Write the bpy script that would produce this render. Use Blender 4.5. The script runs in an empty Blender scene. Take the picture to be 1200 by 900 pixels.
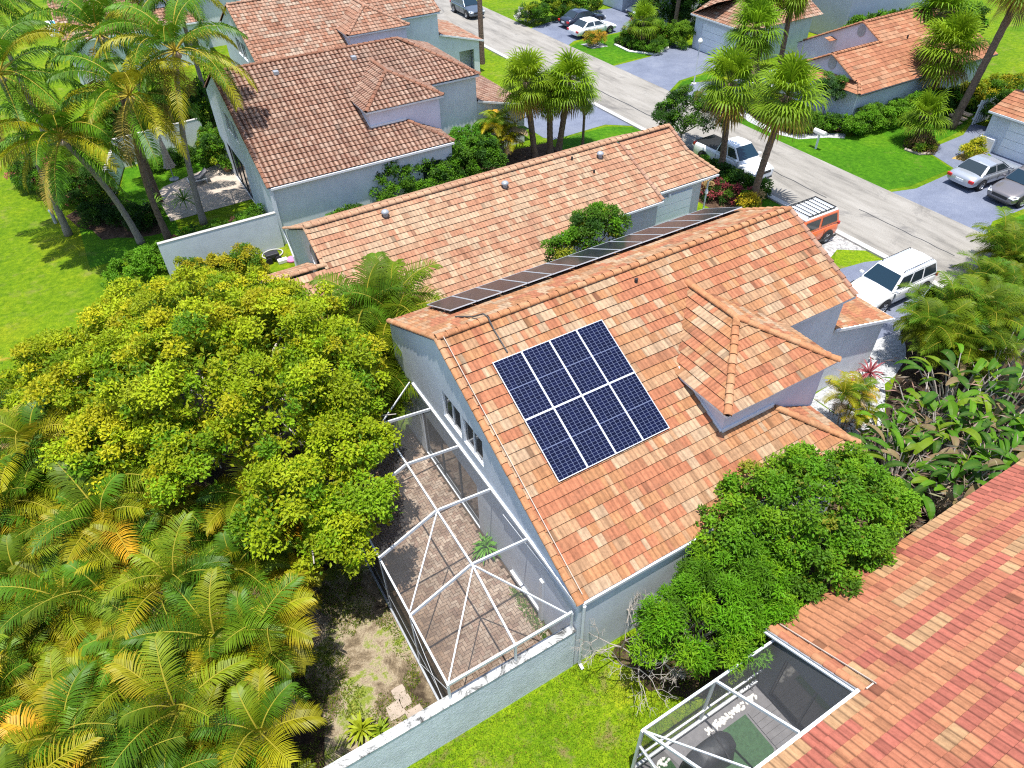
import bpy, math, random
import numpy as np
from mathutils import Vector
from mathutils.geometry import tessellate_polygon

rng = np.random.default_rng(7)
random.seed(7)
R = math.radians
sc = bpy.context.scene
COL = sc.collection
PI = math.pi

# ------------------------------------------------------------------ materials
MAT = {}
def nodes_of(name):
    m = bpy.data.materials.new(name); m.use_nodes = True
    nt = m.node_tree; b = nt.nodes['Principled BSDF']
    MAT[name] = m
    return m, nt, nt.nodes, nt.links, b
def simple(name, col, rough=.7, metal=0., spec=.4, coat=0., var=0., vscale=6., bump=0., bscale=40., bdist=.01):
    m, nt, N, L, b = nodes_of(name)
    b.inputs['Base Color'].default_value = (*col, 1); b.inputs['Roughness'].default_value = rough
    b.inputs['Metallic'].default_value = metal; b.inputs['Specular IOR Level'].default_value = spec
    b.inputs['Coat Weight'].default_value = coat
    if var or bump:
        tc = N.new('ShaderNodeTexCoord')
    if var:
        n = N.new('ShaderNodeTexNoise'); n.inputs['Scale'].default_value = vscale; n.inputs['Detail'].default_value = 6; n.inputs['Roughness'].default_value = .65
        L.new(tc.outputs['Object'], n.inputs['Vector'])
        r = N.new('ShaderNodeValToRGB')
        r.color_ramp.elements[0].position = .3; r.color_ramp.elements[1].position = .7
        r.color_ramp.elements[0].color = (*[c*(1-var) for c in col], 1); r.color_ramp.elements[1].color = (*[min(1, c*(1+var)) for c in col], 1)
        L.new(n.outputs['Fac'], r.inputs['Fac']); L.new(r.outputs['Color'], b.inputs['Base Color'])
    if bump:
        n2 = N.new('ShaderNodeTexNoise'); n2.inputs['Scale'].default_value = bscale; n2.inputs['Detail'].default_value = 4
        L.new(tc.outputs['Object'], n2.inputs['Vector'])
        bp = N.new('ShaderNodeBump'); bp.inputs['Strength'].default_value = bump; bp.inputs['Distance'].default_value = bdist
        L.new(n2.outputs['Fac'], bp.inputs['Height']); L.new(bp.outputs['Normal'], b.inputs['Normal'])
    return m
def colour_ramp(N, stops):
    r = N.new('ShaderNodeValToRGB'); e = r.color_ramp.elements
    while len(e) < len(stops): e.new(.5)
    for x, (p, c) in zip(e, stops): x.position = p; x.color = (*c, 1)
    return r
def noise(N, L, vec, scale, detail=5, rough=.6, dist=0.):
    n = N.new('ShaderNodeTexNoise'); n.inputs['Scale'].default_value = scale; n.inputs['Detail'].default_value = detail
    n.inputs['Roughness'].default_value = rough; n.inputs['Distortion'].default_value = dist
    L.new(vec, n.inputs['Vector']); return n
def mix(N, L, f, a, b, mode='MIX'):
    m = N.new('ShaderNodeMix'); m.data_type = 'RGBA'; m.blend_type = mode
    for s, v in ((m.inputs[0], f), (m.inputs[6], a), (m.inputs[7], b)):
        if hasattr(v, 'default_value'): L.new(v, s)
        elif isinstance(v, tuple): s.default_value = (*v, 1)
        else: s.default_value = v
    return m.outputs[2]

# leaves: colour comes with each leaf
def leaf_mat(name, rough=.55, trans=.38, tint=(1, 1, 1), spec=.2):
    m, nt, N, L, b = nodes_of(name)
    a = N.new('ShaderNodeVertexColor'); a.layer_name = 'Col'
    L.new(a.outputs['Color'], b.inputs['Base Color'])
    b.inputs['Roughness'].default_value = rough; b.inputs['Specular IOR Level'].default_value = spec
    t = N.new('ShaderNodeBsdfTranslucent'); g = N.new('ShaderNodeGamma'); g.inputs[1].default_value = .85
    L.new(a.outputs['Color'], g.inputs[0]); L.new(g.outputs[0], t.inputs['Color'])
    ms = N.new('ShaderNodeMixShader'); ms.inputs[0].default_value = trans
    L.new(b.outputs[0], ms.inputs[1]); L.new(t.outputs[0], ms.inputs[2])
    L.new(ms.outputs[0], N['Material Output'].inputs['Surface'])
    return m
leaf_mat('leaf'); leaf_mat('gloss_leaf', rough=.5, trans=.22, spec=.25); leaf_mat('dry_leaf', rough=.8, trans=.15, spec=.1)

# clay / concrete roof tile: tile colour stored per tile, streaks and grime on top
def tile_mat(name, grime=.25, streak=.3, gs=.5):
    m, nt, N, L, b = nodes_of(name)
    a = N.new('ShaderNodeVertexColor'); a.layer_name = 'Col'
    tc = N.new('ShaderNodeTexCoord')
    n = noise(N, L, tc.outputs['Object'], 9, 6, .7)
    r = colour_ramp(N, [(.3, (1-streak, 1-streak, 1-streak)), (.55, (1, 1, 1)), (.75, (1+streak*.5, 1+streak*.45, 1+streak*.4))])
    L.new(n.outputs['Fac'], r.inputs['Fac'])
    c1 = mix(N, L, 1., a.outputs['Color'], r.outputs['Color'], 'MULTIPLY')
    n2 = noise(N, L, tc.outputs['Object'], gs, 8, .72)
    r2 = colour_ramp(N, [(.5, (0, 0, 0)), (.72, (grime, grime, grime))])
    L.new(n2.outputs['Fac'], r2.inputs['Fac'])
    c2 = mix(N, L, r2.outputs['Color'], c1, (.10, .075, .06))
    n4 = noise(N, L, tc.outputs['Object'], 60, 3, .7)
    r4 = colour_ramp(N, [(.33, (.72, .7, .68)), (.5, (1, 1, 1))]); L.new(n4.outputs['Fac'], r4.inputs['Fac'])
    c3 = mix(N, L, .5, c2, mix(N, L, 1., c2, r4.outputs['Color'], 'MULTIPLY'))
    mp = N.new('ShaderNodeMapping'); mp.inputs['Scale'].default_value = (5, .45, .45); L.new(tc.outputs['Object'], mp.inputs['Vector'])
    n5 = noise(N, L, mp.outputs[0], 1., 7, .75); r5 = colour_ramp(N, [(.34, (.66, .62, .6)), (.5, (1, 1, 1)), (.68, (1.08, 1.07, 1.06))]); L.new(n5.outputs['Fac'], r5.inputs['Fac'])
    c3 = mix(N, L, .8, c3, mix(N, L, 1., c3, r5.outputs['Color'], 'MULTIPLY'))
    L.new(c3, b.inputs['Base Color'])
    b.inputs['Roughness'].default_value = .85; b.inputs['Specular IOR Level'].default_value = .2
    n3 = noise(N, L, tc.outputs['Object'], 70, 3)
    bp = N.new('ShaderNodeBump'); bp.inputs['Strength'].default_value = .35; bp.inputs['Distance'].default_value = .006
    L.new(n3.outputs['Fac'], bp.inputs['Height']); L.new(bp.outputs['Normal'], b.inputs['Normal'])
    return m
tile_mat('flat_tile', .22, .28); tile_mat('barrel_tile', .5, .35, .35); tile_mat('new_tile', .08, .2)

def weathered(name):
    m, nt, N, L, b = nodes_of(name)
    tc = N.new('ShaderNodeTexCoord')
    n = noise(N, L, tc.outputs['Object'], 2.6, 9, .8, .6)
    r = colour_ramp(N, [(.40, (.045, .045, .042)), (.47, (.22, .22, .21)), (.53, (.47, .47, .46)), (.7, (.58, .575, .56))]); L.new(n.outputs['Fac'], r.inputs['Fac'])
    L.new(r.outputs['Color'], b.inputs['Base Color']); b.inputs['Roughness'].default_value = .95
def stucco(name, col, var=.06, bump=.6, stain=.25, bd=.03, bs=16):
    m, nt, N, L, b = nodes_of(name)
    tc = N.new('ShaderNodeTexCoord')
    n = noise(N, L, tc.outputs['Object'], 1.3, 7, .7)
    r = colour_ramp(N, [(.3, tuple(c*(1-var*2) for c in col)), (.6, col)]); L.new(n.outputs['Fac'], r.inputs['Fac'])
    mp = N.new('ShaderNodeMapping'); mp.inputs['Scale'].default_value = (3, 3, .25); L.new(tc.outputs['Object'], mp.inputs['Vector'])
    n2 = noise(N, L, mp.outputs[0], 2.2, 6, .75)
    r2 = colour_ramp(N, [(.52, (0, 0, 0)), (.75, (stain, stain, stain))]); L.new(n2.outputs['Fac'], r2.inputs['Fac'])
    c = mix(N, L, r2.outputs['Color'], r.outputs['Color'], tuple(x*.55 for x in col))
    L.new(c, b.inputs['Base Color']); b.inputs['Roughness'].default_value = .9; b.inputs['Specular IOR Level'].default_value = .15
    n3 = noise(N, L, tc.outputs['Object'], bs, 5, .75)
    bp = N.new('ShaderNodeBump'); bp.inputs['Strength'].default_value = bump; bp.inputs['Distance'].default_value = bd
    L.new(n3.outputs['Fac'], bp.inputs['Height']); L.new(bp.outputs['Normal'], b.inputs['Normal'])
    return m
stucco('stucco_blue', (.60, .64, .69), .07, .14, .3); stucco('stucco_white', (.68, .70, .73), .08, .16, .3); stucco('stucco_lavender', (.60, .60, .68), .06, .14)
stucco('stucco_grey', (.50, .50, .52)); stucco('stucco_dark', (.16, .165, .17), bump=.3); stucco('garden_wall_stucco', (.70, .76, .82), .10, .55, .35, .05, 10)
weathered('weathered_cap')
simple('white_metal', (.58, .60, .62), .4, spec=.5); simple('white_trim', (.66, .67, .69), .55, var=.08)
simple('grey_metal', (.33, .35, .38), .45, .3, var=.15); simple('black_rubber', (.02, .02, .022), .8); simple('dark_frame', (.05, .055, .06), .4)
simple('glass_dark', (.02, .03, .035), .08, spec=.8); simple('glass_blue', (.008, .025, .04), .05, spec=.7)
simple('panel_frame', (.52, .54, .57), .4, .3); simple('cable', (.05, .05, .05), .6)
simple('bark_grey', (.24, .20, .17), .9, var=.35, vscale=8, bump=.6, bscale=14, bdist=.03)
simple('bark_brown', (.15, .10, .07), .95, var=.5, vscale=9, bump=.8, bscale=12, bdist=.04)
simple('bark_pale', (.36, .32, .28), .9, var=.25, vscale=10, bump=.4)
simple('garage_white', (.74, .77, .80), .5, var=.04, vscale=2); simple('concrete_pale', (.40, .39, .37), .9, var=.15, vscale=2, bump=.3)
simple('umbrella_cloth', (.42, .35, .29), .9, var=.12); simple('terracotta', (.45, .2, .12), .8)
simple('grill_cover', (.022, .024, .026), .55, var=.3, bump=.4, bscale=6, bdist=.05); simple('stone_pale', (.33, .27, .22), .9, var=.18, vscale=5, bump=.4)
simple('travertine', (.42, .35, .29), .8, var=.18, vscale=2.5, bump=.2); simple('turf_green', (.035, .085, .035), .95, var=.3, vscale=12, bump=.8, bscale=120)
simple('deck_grey', (.13, .125, .13), .7, var=.2, vscale=5); simple('pink_cloth', (.65, .2, .4), .8); simple('black_plastic', (.025, .025, .03), .5)
simple('pool_blue', (.05, .35, .62), .05, spec=.8); simple('pebble_white', (.7, .68, .64), .8, var=.2, vscale=20)
simple('wood_pale', (.45, .33, .22), .85, var=.25, vscale=10)
simple('hub_silver', (.5, .51, .53), .3, .8); simple('tyre', (.018, .018, .02), .85); simple('lamp_red', (.5, .02, .02), .25, spec=.6)
simple('lamp_clear', (.7, .72, .74), .15, spec=.8); simple('lamp_globe', (.8, .8, .78), .3); simple('car_black', (.02, .021, .023), .45)
def paint(name, col, metal=0.):
    m, nt, N, L, b = nodes_of(name)
    b.inputs['Base Color'].default_value = (*col, 1); b.inputs['Roughness'].default_value = .28; b.inputs['Metallic'].default_value = metal
    b.inputs['Coat Weight'].default_value = .8; b.inputs['Coat Roughness'].default_value = .06
    return m
paint('paint_white', (.78, .79, .80)); paint('paint_silver', (.46, .48, .51), .55); paint('paint_taupe', (.22, .20, .20), .5)
paint('paint_navy', (.025, .03, .05), .3); paint('paint_orange', (.75, .13, .03)); paint('paint_slate', (.12, .15, .19), .5)

# screen cloth of the pool cages: woven, lets most light through
def screen_mat(name, alpha, col=(.03, .03, .033)):
    m, nt, N, L, b = nodes_of(name)
    b.inputs['Base Color'].default_value = (*col, 1); b.inputs['Roughness'].default_value = .7; b.inputs['Alpha'].default_value = alpha
    return m
screen_mat('screen_roof', .10, (.25, .25, .26)); screen_mat('screen_wall', .80); screen_mat('screen_wall_thin', .35)

# photovoltaic laminate: half-cut cells, white grid
def pv_mat(name, base, line):
    m, nt, N, L, b = nodes_of(name)
    uv = N.new('ShaderNodeUVMap'); sp = N.new('ShaderNodeSeparateXYZ'); L.new(uv.outputs[0], sp.inputs[0])
    def math_(op, a, c=None, d=None):
        n = N.new('ShaderNodeMath'); n.operation = op
        for i, v in enumerate((a, c, d)):
            if v is None: continue
            if hasattr(v, 'default_value'): L.new(v, n.inputs[i])
            else: n.inputs[i].default_value = v
        return n.outputs[0]
    def lines(co, n, w):
        f = math_('FRACT', math_('MULTIPLY', co, n)); d = math_('ABSOLUTE', math_('SUBTRACT', f, .5))
        return math_('GREATER_THAN', d, .5-w)
    lx = lines(sp.outputs[0], 6, .04); ly = lines(sp.outputs[1], 20, .045)
    mid = math_('LESS_THAN', math_('ABSOLUTE', math_('SUBTRACT', sp.outputs[1], .5)), .008)
    l = math_('MAXIMUM', math_('MAXIMUM', lx, ly), mid)
    cell = N.new('ShaderNodeTexWhiteNoise'); cell.noise_dimensions = '2D'
    cb = N.new('ShaderNodeCombineXYZ')
    L.new(math_('FLOOR', math_('MULTIPLY', sp.outputs[0], 6)), cb.inputs[0]); L.new(math_('FLOOR', math_('MULTIPLY', sp.outputs[1], 20)), cb.inputs[1])
    L.new(cb.outputs[0], cell.inputs['Vector'])
    r = colour_ramp(N, [(0, tuple(c*.75 for c in base)), (1, tuple(c*1.3 for c in base))]); L.new(cell.outputs['Value'], r.inputs['Fac'])
    c = mix(N, L, l, r.outputs['Color'], line); L.new(c, b.inputs['Base Color'])
    b.inputs['Roughness'].default_value = .18; b.inputs['Specular IOR Level'].default_value = .18
    return m
pv_mat('pv_cells', (.003, .0045, .022), (.10, .12, .19)); pv_mat('pv_cells_dark', (.012, .013, .022), (.030, .032, .046))

# ------------------------------------------------------------------ ground materials
def grass_mat(name, a, b_, c_, dead=(.23, .20, .06), deadness=.6, scale=1., dt=.58):
    m, nt, N, L, b = nodes_of(name)
    tc = N.new('ShaderNodeTexCoord'); v = tc.outputs['Object']
    n1 = noise(N, L, v, .16*scale, 6, .65); n2 = noise(N, L, v, 3.2*scale, 6, .7); n3 = noise(N, L, v, 26, 4, .75)
    r1 = colour_ramp(N, [(.33, a), (.52, b_), (.7, c_)]); L.new(n1.outputs['Fac'], r1.inputs['Fac'])
    r2 = colour_ramp(N, [(.32, (.5, .62, .5)), (.53, (1, 1, 1)), (.70, (1.5, 1.28, 1.2))]); L.new(n2.outputs['Fac'], r2.inputs['Fac'])
    x = mix(N, L, 1., r1.outputs['Color'], r2.outputs['Color'], 'MULTIPLY')
    r3 = colour_ramp(N, [(.32, (.35, .45, .35)), (.5, (1, 1, 1)), (.68, (1.6, 1.45, 1.3))]); L.new(n3.outputs['Fac'], r3.inputs['Fac'])
    x = mix(N, L, 1., x, r3.outputs['Color'], 'MULTIPLY')
    n4 = noise(N, L, v, .75*scale, 7, .75, .4)
    r4 = colour_ramp(N, [(dt, (0, 0, 0)), (dt+.15, (deadness,)*3)]); L.new(n4.outputs['Fac'], r4.inputs['Fac'])
    x = mix(N, L, r4.outputs['Color'], x, dead)
    L.new(x, b.inputs['Base Color']); b.inputs['Roughness'].default_value = .95; b.inputs['Specular IOR Level'].default_value = .1
    bp = N.new('ShaderNodeBump'); bp.inputs['Strength'].default_value = .8; bp.inputs['Distance'].default_value = .06
    L.new(n3.outputs['Fac'], bp.inputs['Height']); L.new(bp.outputs['Normal'], b.inputs['Normal'])
    return m
grass_mat('grass_field', (.075, .16, .004), (.125, .205, .005), (.20, .235, .008), deadness=.5, dt=.54)
grass_mat('grass_lush', (.035, .12, .005), (.055, .165, .005), (.095, .20, .007), deadness=.35)
grass_mat('grass_patchy', (.10, .19, .005), (.16, .25, .007), (.24, .28, .014), dead=(.21, .15, .07), deadness=.85, scale=1.6, dt=.53)
def earth_mat(name, stops, s=1.2, bump=.7):
    m, nt, N, L, b = nodes_of(name)
    tc = N.new('ShaderNodeTexCoord'); v = tc.outputs['Object']
    n = noise(N, L, v, s, 9, .74, .3); r = colour_ramp(N, stops); L.new(n.outputs['Fac'], r.inputs['Fac'])
    n3 = noise(N, L, v, 30, 4, .75); r3 = colour_ramp(N, [(.3, (.5, .5, .5)), (.52, (1, 1, 1)), (.72, (1.4, 1.35, 1.3))]); L.new(n3.outputs['Fac'], r3.inputs['Fac'])
    x = mix(N, L, 1., r.outputs['Color'], r3.outputs['Color'], 'MULTIPLY')
    L.new(x, b.inputs['Base Color']); b.inputs['Roughness'].default_value = .95; b.inputs['Specular IOR Level'].default_value = .1
    bp = N.new('ShaderNodeBump'); bp.inputs['Strength'].default_value = bump; bp.inputs['Distance'].default_value = .05
    L.new(n3.outputs['Fac'], bp.inputs['Height']); L.new(bp.outputs['Normal'], b.inputs['Normal'])
earth_mat('yard_earth', [(.36, (.05, .036, .024)), (.46, (.20, .155, .10)), (.52, (.33, .27, .19)), (.58, (.17, .22, .03)), (.68, (.24, .25, .05))], .8)
earth_mat('litter_and_shade', [(.38, (.028, .02, .014)), (.55, (.07, .048, .03)), (.68, (.14, .10, .06))], 1.5)  # dark brown litter, also stands for shade painted under trees
earth_mat('mulch', [(.4, (.05, .03, .02)), (.6, (.12, .075, .05))], 3.)
earth_mat('gold_mulch', [(.4, (.4, .26, .08)), (.6, (.5, .35, .12))], 3.)
earth_mat('gravel_grey', [(.35, (.12, .12, .125)), (.5, (.38, .37, .36)), (.65, (.58, .57, .55))], 4.5)
earth_mat('pebble_bed', [(.35, (.22, .23, .25)), (.5, (.40, .41, .42)), (.65, (.55, .54, .53))], 6)
earth_mat('coated_drive', [(.35, (.125, .143, .195)), (.5, (.15, .17, .228)), (.65, (.18, .20, .255))], .5, .15)
def street_mat():
    m, nt, N, L, b = nodes_of('street_asphalt')
    tc = N.new('ShaderNodeTexCoord'); v = tc.outputs['Object']
    mp = N.new('ShaderNodeMapping'); mp.inputs['Scale'].default_value = (1.3, .22, 1); L.new(v, mp.inputs['Vector'])
    n = noise(N, L, mp.outputs[0], .8, 8, .7, .3)
    r = colour_ramp(N, [(.32, (.14, .13, .115)), (.48, (.24, .222, .195)), (.66, (.30, .28, .25))]); L.new(n.outputs['Fac'], r.inputs['Fac'])
    n2 = noise(N, L, v, 22, 4, .8); r2 = colour_ramp(N, [(.3, (.72, .72, .72)), (.55, (1, 1, 1)), (.75, (1.2, 1.2, 1.2))]); L.new(n2.outputs['Fac'], r2.inputs['Fac'])
    x = mix(N, L, 1., r.outputs['Color'], r2.outputs['Color'], 'MULTIPLY')
    n3 = noise(N, L, v, .33, 6, .7, 1.2); r3 = colour_ramp(N, [(.57, (0, 0, 0)), (.70, (.6, .6, .6))]); L.new(n3.outputs['Fac'], r3.inputs['Fac'])
    x = mix(N, L, r3.outputs['Color'], x, (.085, .08, .078))
    L.new(x, b.inputs['Base Color']); b.inputs['Roughness'].default_value = .9
street_mat()
def attr_mat(name, rough=.85, streak=.25):
    m, nt, N, L, b = nodes_of(name)
    a = N.new('ShaderNodeVertexColor'); a.layer_name = 'Col'
    tc = N.new('ShaderNodeTexCoord'); n = noise(N, L, tc.outputs['Object'], 1.6, 8, .75)
    r = colour_ramp(N, [(.36, (.55, .5, .45)), (.56, (1, 1, 1)), (.7, (1.15, 1.12, 1.1))]); L.new(n.outputs['Fac'], r.inputs['Fac'])
    x = mix(N, L, 1., a.outputs['Color'], r.outputs['Color'], 'MULTIPLY')
    L.new(x, b.inputs['Base Color']); b.inputs['Roughness'].default_value = rough
attr_mat('paver')

# ------------------------------------------------------------------ mesh helpers
def mesh_arrays(name, V, Q, mats, parent=None, col=None, smooth=False, midx=None, uv=None):
    """V (N,3), Q (M,4) or (M,3) integer array"""
    V = np.asarray(V, np.float32); Q = np.asarray(Q, np.int32)
    me = bpy.data.meshes.new(name); k = Q.shape[1]
    off = np.zeros(3, np.float32)
    if parent is not None and parent.get('_base') is not None: off = np.array(parent['_base'], np.float32)
    me.vertices.add(len(V)); me.vertices.foreach_set('co', (V-off).ravel())
    me.loops.add(Q.size); me.loops.foreach_set('vertex_index', Q.ravel())
    me.polygons.add(len(Q)); me.polygons.foreach_set('loop_start', np.arange(0, Q.size, k, dtype=np.int32))
    if midx is not None: me.polygons.foreach_set('material_index', np.asarray(midx, np.int32))
    me.polygons.foreach_set('use_smooth', np.full(len(Q), bool(smooth)))
    for m in (mats if isinstance(mats, (list, tuple)) else [mats]): me.materials.append(MAT[m])
    if col is not None:
        a = me.color_attributes.new('Col', 'FLOAT_COLOR', 'POINT')
        c = np.ones((len(V), 4), np.float32); c[:, :3] = col; a.data.foreach_set('color', c.ravel())
    if uv is not None:
        u = me.uv_layers.new(name='UVMap'); u.data.foreach_set('uv', np.asarray(uv, np.float32)[Q.ravel()].ravel())
    me.update(calc_edges=True)
    o = bpy.data.objects.new(name, me); COL.objects.link(o)
    if parent is not None:
        o.parent = parent
        o['_base'] = [float(x) for x in off]
    else: o['_base'] = [0., 0., 0.]
    return o

class MB:
    def __init__(s): s.v = []; s.f = []
    def add(s, vs, fs):
        n = len(s.v); s.v += [tuple(map(float, p)) for p in vs]; s.f += [tuple(n+i for i in f) for f in fs]; return s
    def box(s, a, b):
        (x0, y0, z0), (x1, y1, z1) = a, b
        x0, x1 = sorted((x0, x1)); y0, y1 = sorted((y0, y1)); z0, z1 = sorted((z0, z1))
        return s.add([(x0,y0,z0),(x1,y0,z0),(x1,y1,z0),(x0,y1,z0),(x0,y0,z1),(x1,y0,z1),(x1,y1,z1),(x0,y1,z1)],
                     [(0,3,2,1),(4,5,6,7),(0,1,5,4),(1,2,6,5),(2,3,7,6),(3,0,4,7)])
    def beam(s, p, q, w, h, up=(0, 0, 1)):
        p, q = Vector(p), Vector(q); d = (q-p).normalized(); u = Vector(up)
        sd = d.cross(u)
        if sd.length < 1e-4: sd = d.cross(Vector((1, 0, 0)))
        sd.normalize(); u = sd.cross(d).normalized()
        c = [(-w/2,-h/2),(w/2,-h/2),(w/2,h/2),(-w/2,h/2)]
        vs = [p+sd*a+u*b for a, b in c]+[q+sd*a+u*b for a, b in c]
        return s.add(vs, [(3,2,1,0),(4,5,6,7),(0,1,5,4),(1,2,6,5),(2,3,7,6),(3,0,4,7)])
    def tube(s, pts, rad, n=8, cap=True):
        pts = [Vector(p) for p in pts]
        if not hasattr(rad, '__len__'): rad = [rad]*len(pts)
        rings = []; ref = None
        for i, p in enumerate(pts):
            d = (pts[min(i+1, len(pts)-1)]-pts[max(i-1, 0)]).normalized()
            if ref is None: ref = d.orthogonal().normalized()
            ref = (ref-d*ref.dot(d)).normalized(); b = d.cross(ref)
            rings.append([p+(ref*math.cos(2*PI*k/n)+b*math.sin(2*PI*k/n))*rad[i] for k in range(n)])
        vs = [v for r in rings for v in r]; fs = []
        for i in range(len(pts)-1):
            for k in range(n): fs.append((i*n+k, i*n+(k+1)%n, (i+1)*n+(k+1)%n, (i+1)*n+k))
        if cap: fs += [tuple(range(n-1, -1, -1)), tuple((len(pts)-1)*n+k for k in range(n))]
        return s.add(vs, fs)
    def lathe(s, c, prof, n=20, axis='z'):
        vs = []; m = len(prof)
        for k in range(n):
            a = 2*PI*k/n
            for r, h in prof:
                x, y = r*math.cos(a), r*math.sin(a)
                vs.append((c[0]+x, c[1]+y, c[2]+h) if axis == 'z' else (c[0]+x, c[1]+h, c[2]+y))
        fs = []
        for k in range(n):
            for j in range(m-1): 
                q = (k*m+j, ((k+1)%n)*m+j, ((k+1)%n)*m+j+1, k*m+j+1)
                fs.append(q if axis == 'z' else q[::-1])
        return s.add(vs, fs)
    def prism(s, poly, z0, z1):
        n = len(poly); area = sum(poly[i][0]*poly[(i+1)%n][1]-poly[(i+1)%n][0]*poly[i][1] for i in range(n))
        if area < 0: poly = poly[::-1]
        vs = [(x, y, z0) for x, y in poly]+[(x, y, z1) for x, y in poly]
        return s.add(vs, [tuple(range(n-1, -1, -1)), tuple(range(n, 2*n))]+[(i, (i+1)%n, n+(i+1)%n, n+i) for i in range(n)])
    def build(s, name, m, parent=None, smooth=False, bevel=0., subsurf=0):
        off = Vector(parent['_base']) if parent is not None and parent.get('_base') is not None else Vector((0, 0, 0))
        me = bpy.data.meshes.new(name); me.from_pydata([tuple(Vector(p)-off) for p in s.v], [], s.f); me.update()
        for x in (m if isinstance(m, (list, tuple)) else [m]): me.materials.append(MAT[x])
        if smooth: me.polygons.foreach_set('use_smooth', np.ones(len(me.polygons), bool))
        o = bpy.data.objects.new(name, me); COL.objects.link(o)
        if parent is not None: o.parent = parent
        o['_base'] = list(off)
        if bevel:
            b = o.modifiers.new('b', 'BEVEL'); b.width = bevel; b.segments = 2; b.limit_method = 'ANGLE'
        if subsurf:
            b = o.modifiers.new('s', 'SUBSURF'); b.levels = subsurf; b.render_levels = subsurf
        return o

def tag(o, label, cat, group=None, kind=None):
    o['label'] = label; o['category'] = cat
    if group: o['group'] = group
    if kind: o['kind'] = kind
    return o
def thing(name, label, cat, loc=(0, 0, 0), group=None, rotz=0., local=False):
    o = bpy.data.objects.new(name, None); COL.objects.link(o); o.location = loc; o.rotation_euler = (0, 0, rotz)
    o['_base'] = [0., 0., 0.] if local else [float(x) for x in loc]
    o.empty_display_size = .2
    return tag(o, label, cat, group)
def structure(o):
    o['kind'] = 'structure'; return o
def dup(root, loc, rotz=None, label=None, scale=None, group=None):
    r = root.copy(); COL.objects.link(r); r.location = loc
    if rotz is not None: r.rotation_euler = (0, 0, rotz)
    if scale: r.scale = (scale,)*3
    if label: r['label'] = label
    if group: r['group'] = group
    for ch in list(root.children):
        c = ch.copy(); COL.objects.link(c); c.parent = r
        for g in list(ch.children):
            d = g.copy(); COL.objects.link(d); d.parent = c
    return r
def sheet(name, poly, z, m, kind='structure'):
    s = MB(); n = len(poly); area = sum(poly[i][0]*poly[(i+1)%n][1]-poly[(i+1)%n][0]*poly[i][1] for i in range(n))
    if area < 0: poly = poly[::-1]
    tris = tessellate_polygon([[Vector((x, y, 0)) for x, y in poly]])
    fs = []
    for t in tris:
        a, b, c = [poly[i] for i in t]
        fs.append(t if (b[0]-a[0])*(c[1]-a[1])-(c[0]-a[0])*(b[1]-a[1]) > 0 else t[::-1])
    s.add([(x, y, z) for x, y in poly], fs)
    o = s.build(name, m); o['kind'] = kind; return o
def wavy(poly, amp=.12, seg=.8, seed=0):
    g = random.Random(seed); out = []
    for i in range(len(poly)):
        (x0, y0), (x1, y1) = poly[i], poly[(i+1) % len(poly)]
        L = math.hypot(x1-x0, y1-y0); k = max(1, int(L/seg))
        for j in range(k):
            t = j/k; out.append((x0+(x1-x0)*t+g.uniform(-amp, amp), y0+(y1-y0)*t+g.uniform(-amp, amp)))
    return out
# ------------------------------------------------------------------ roofs
PALETTES = {
 'coral': [((.43,.205,.095),3),((.42,.165,.085),2.8),((.44,.255,.140),2.8),((.47,.32,.20),1.6),((.39,.17,.088),.8)],
 'peach': [((.43,.255,.155),3),((.41,.215,.130),2.6),((.455,.31,.20),2.6),((.38,.185,.108),.9)],
 'rust':  [((.235,.11,.068),3),((.27,.14,.09),3),((.31,.185,.13),1.6),((.20,.085,.052),1.2)],
 'sand':  [((.325,.175,.115),3),((.35,.215,.15),2.5),((.37,.27,.20),1.4),((.30,.145,.09),1.4)],
 'runs':  [((.47,.205,.105),3.6),((.42,.132,.090),3.2),((.49,.29,.15),1.9),((.45,.168,.096),2)],
 'plain': [((.36,.165,.088),3),((.335,.14,.075),3),((.385,.20,.115),2)],
}
def pick(pal, g):
    p = PALETTES[pal]; w = np.array([x[1] for x in p]); return np.array(p[g.choice(len(p), p=w/w.sum())][0])*{'coral': .84, 'peach': .88, 'runs': .78, 'plain': .9}.get(pal, 1.)
ROOF_STYLE = {   # tile width, bumps per tile, bump height, lift of butt, persistence of colour along a course
 'coral': (.155, 1, .008, .052, .58, 'flat_tile'), 'peach': (.165, 1, .008, .050, .6, 'flat_tile'),
 'rust': (.27, 1, .055, .050, .12, 'barrel_tile'), 'sand': (.26, 1, .030, .045, .35, 'flat_tile'),
 'runs': (.235, 1, .010, .042, .84, 'new_tile'), 'plain': (.33, 2, .008, .038, .5, 'new_tile'),
}
COURSE = .345
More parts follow.
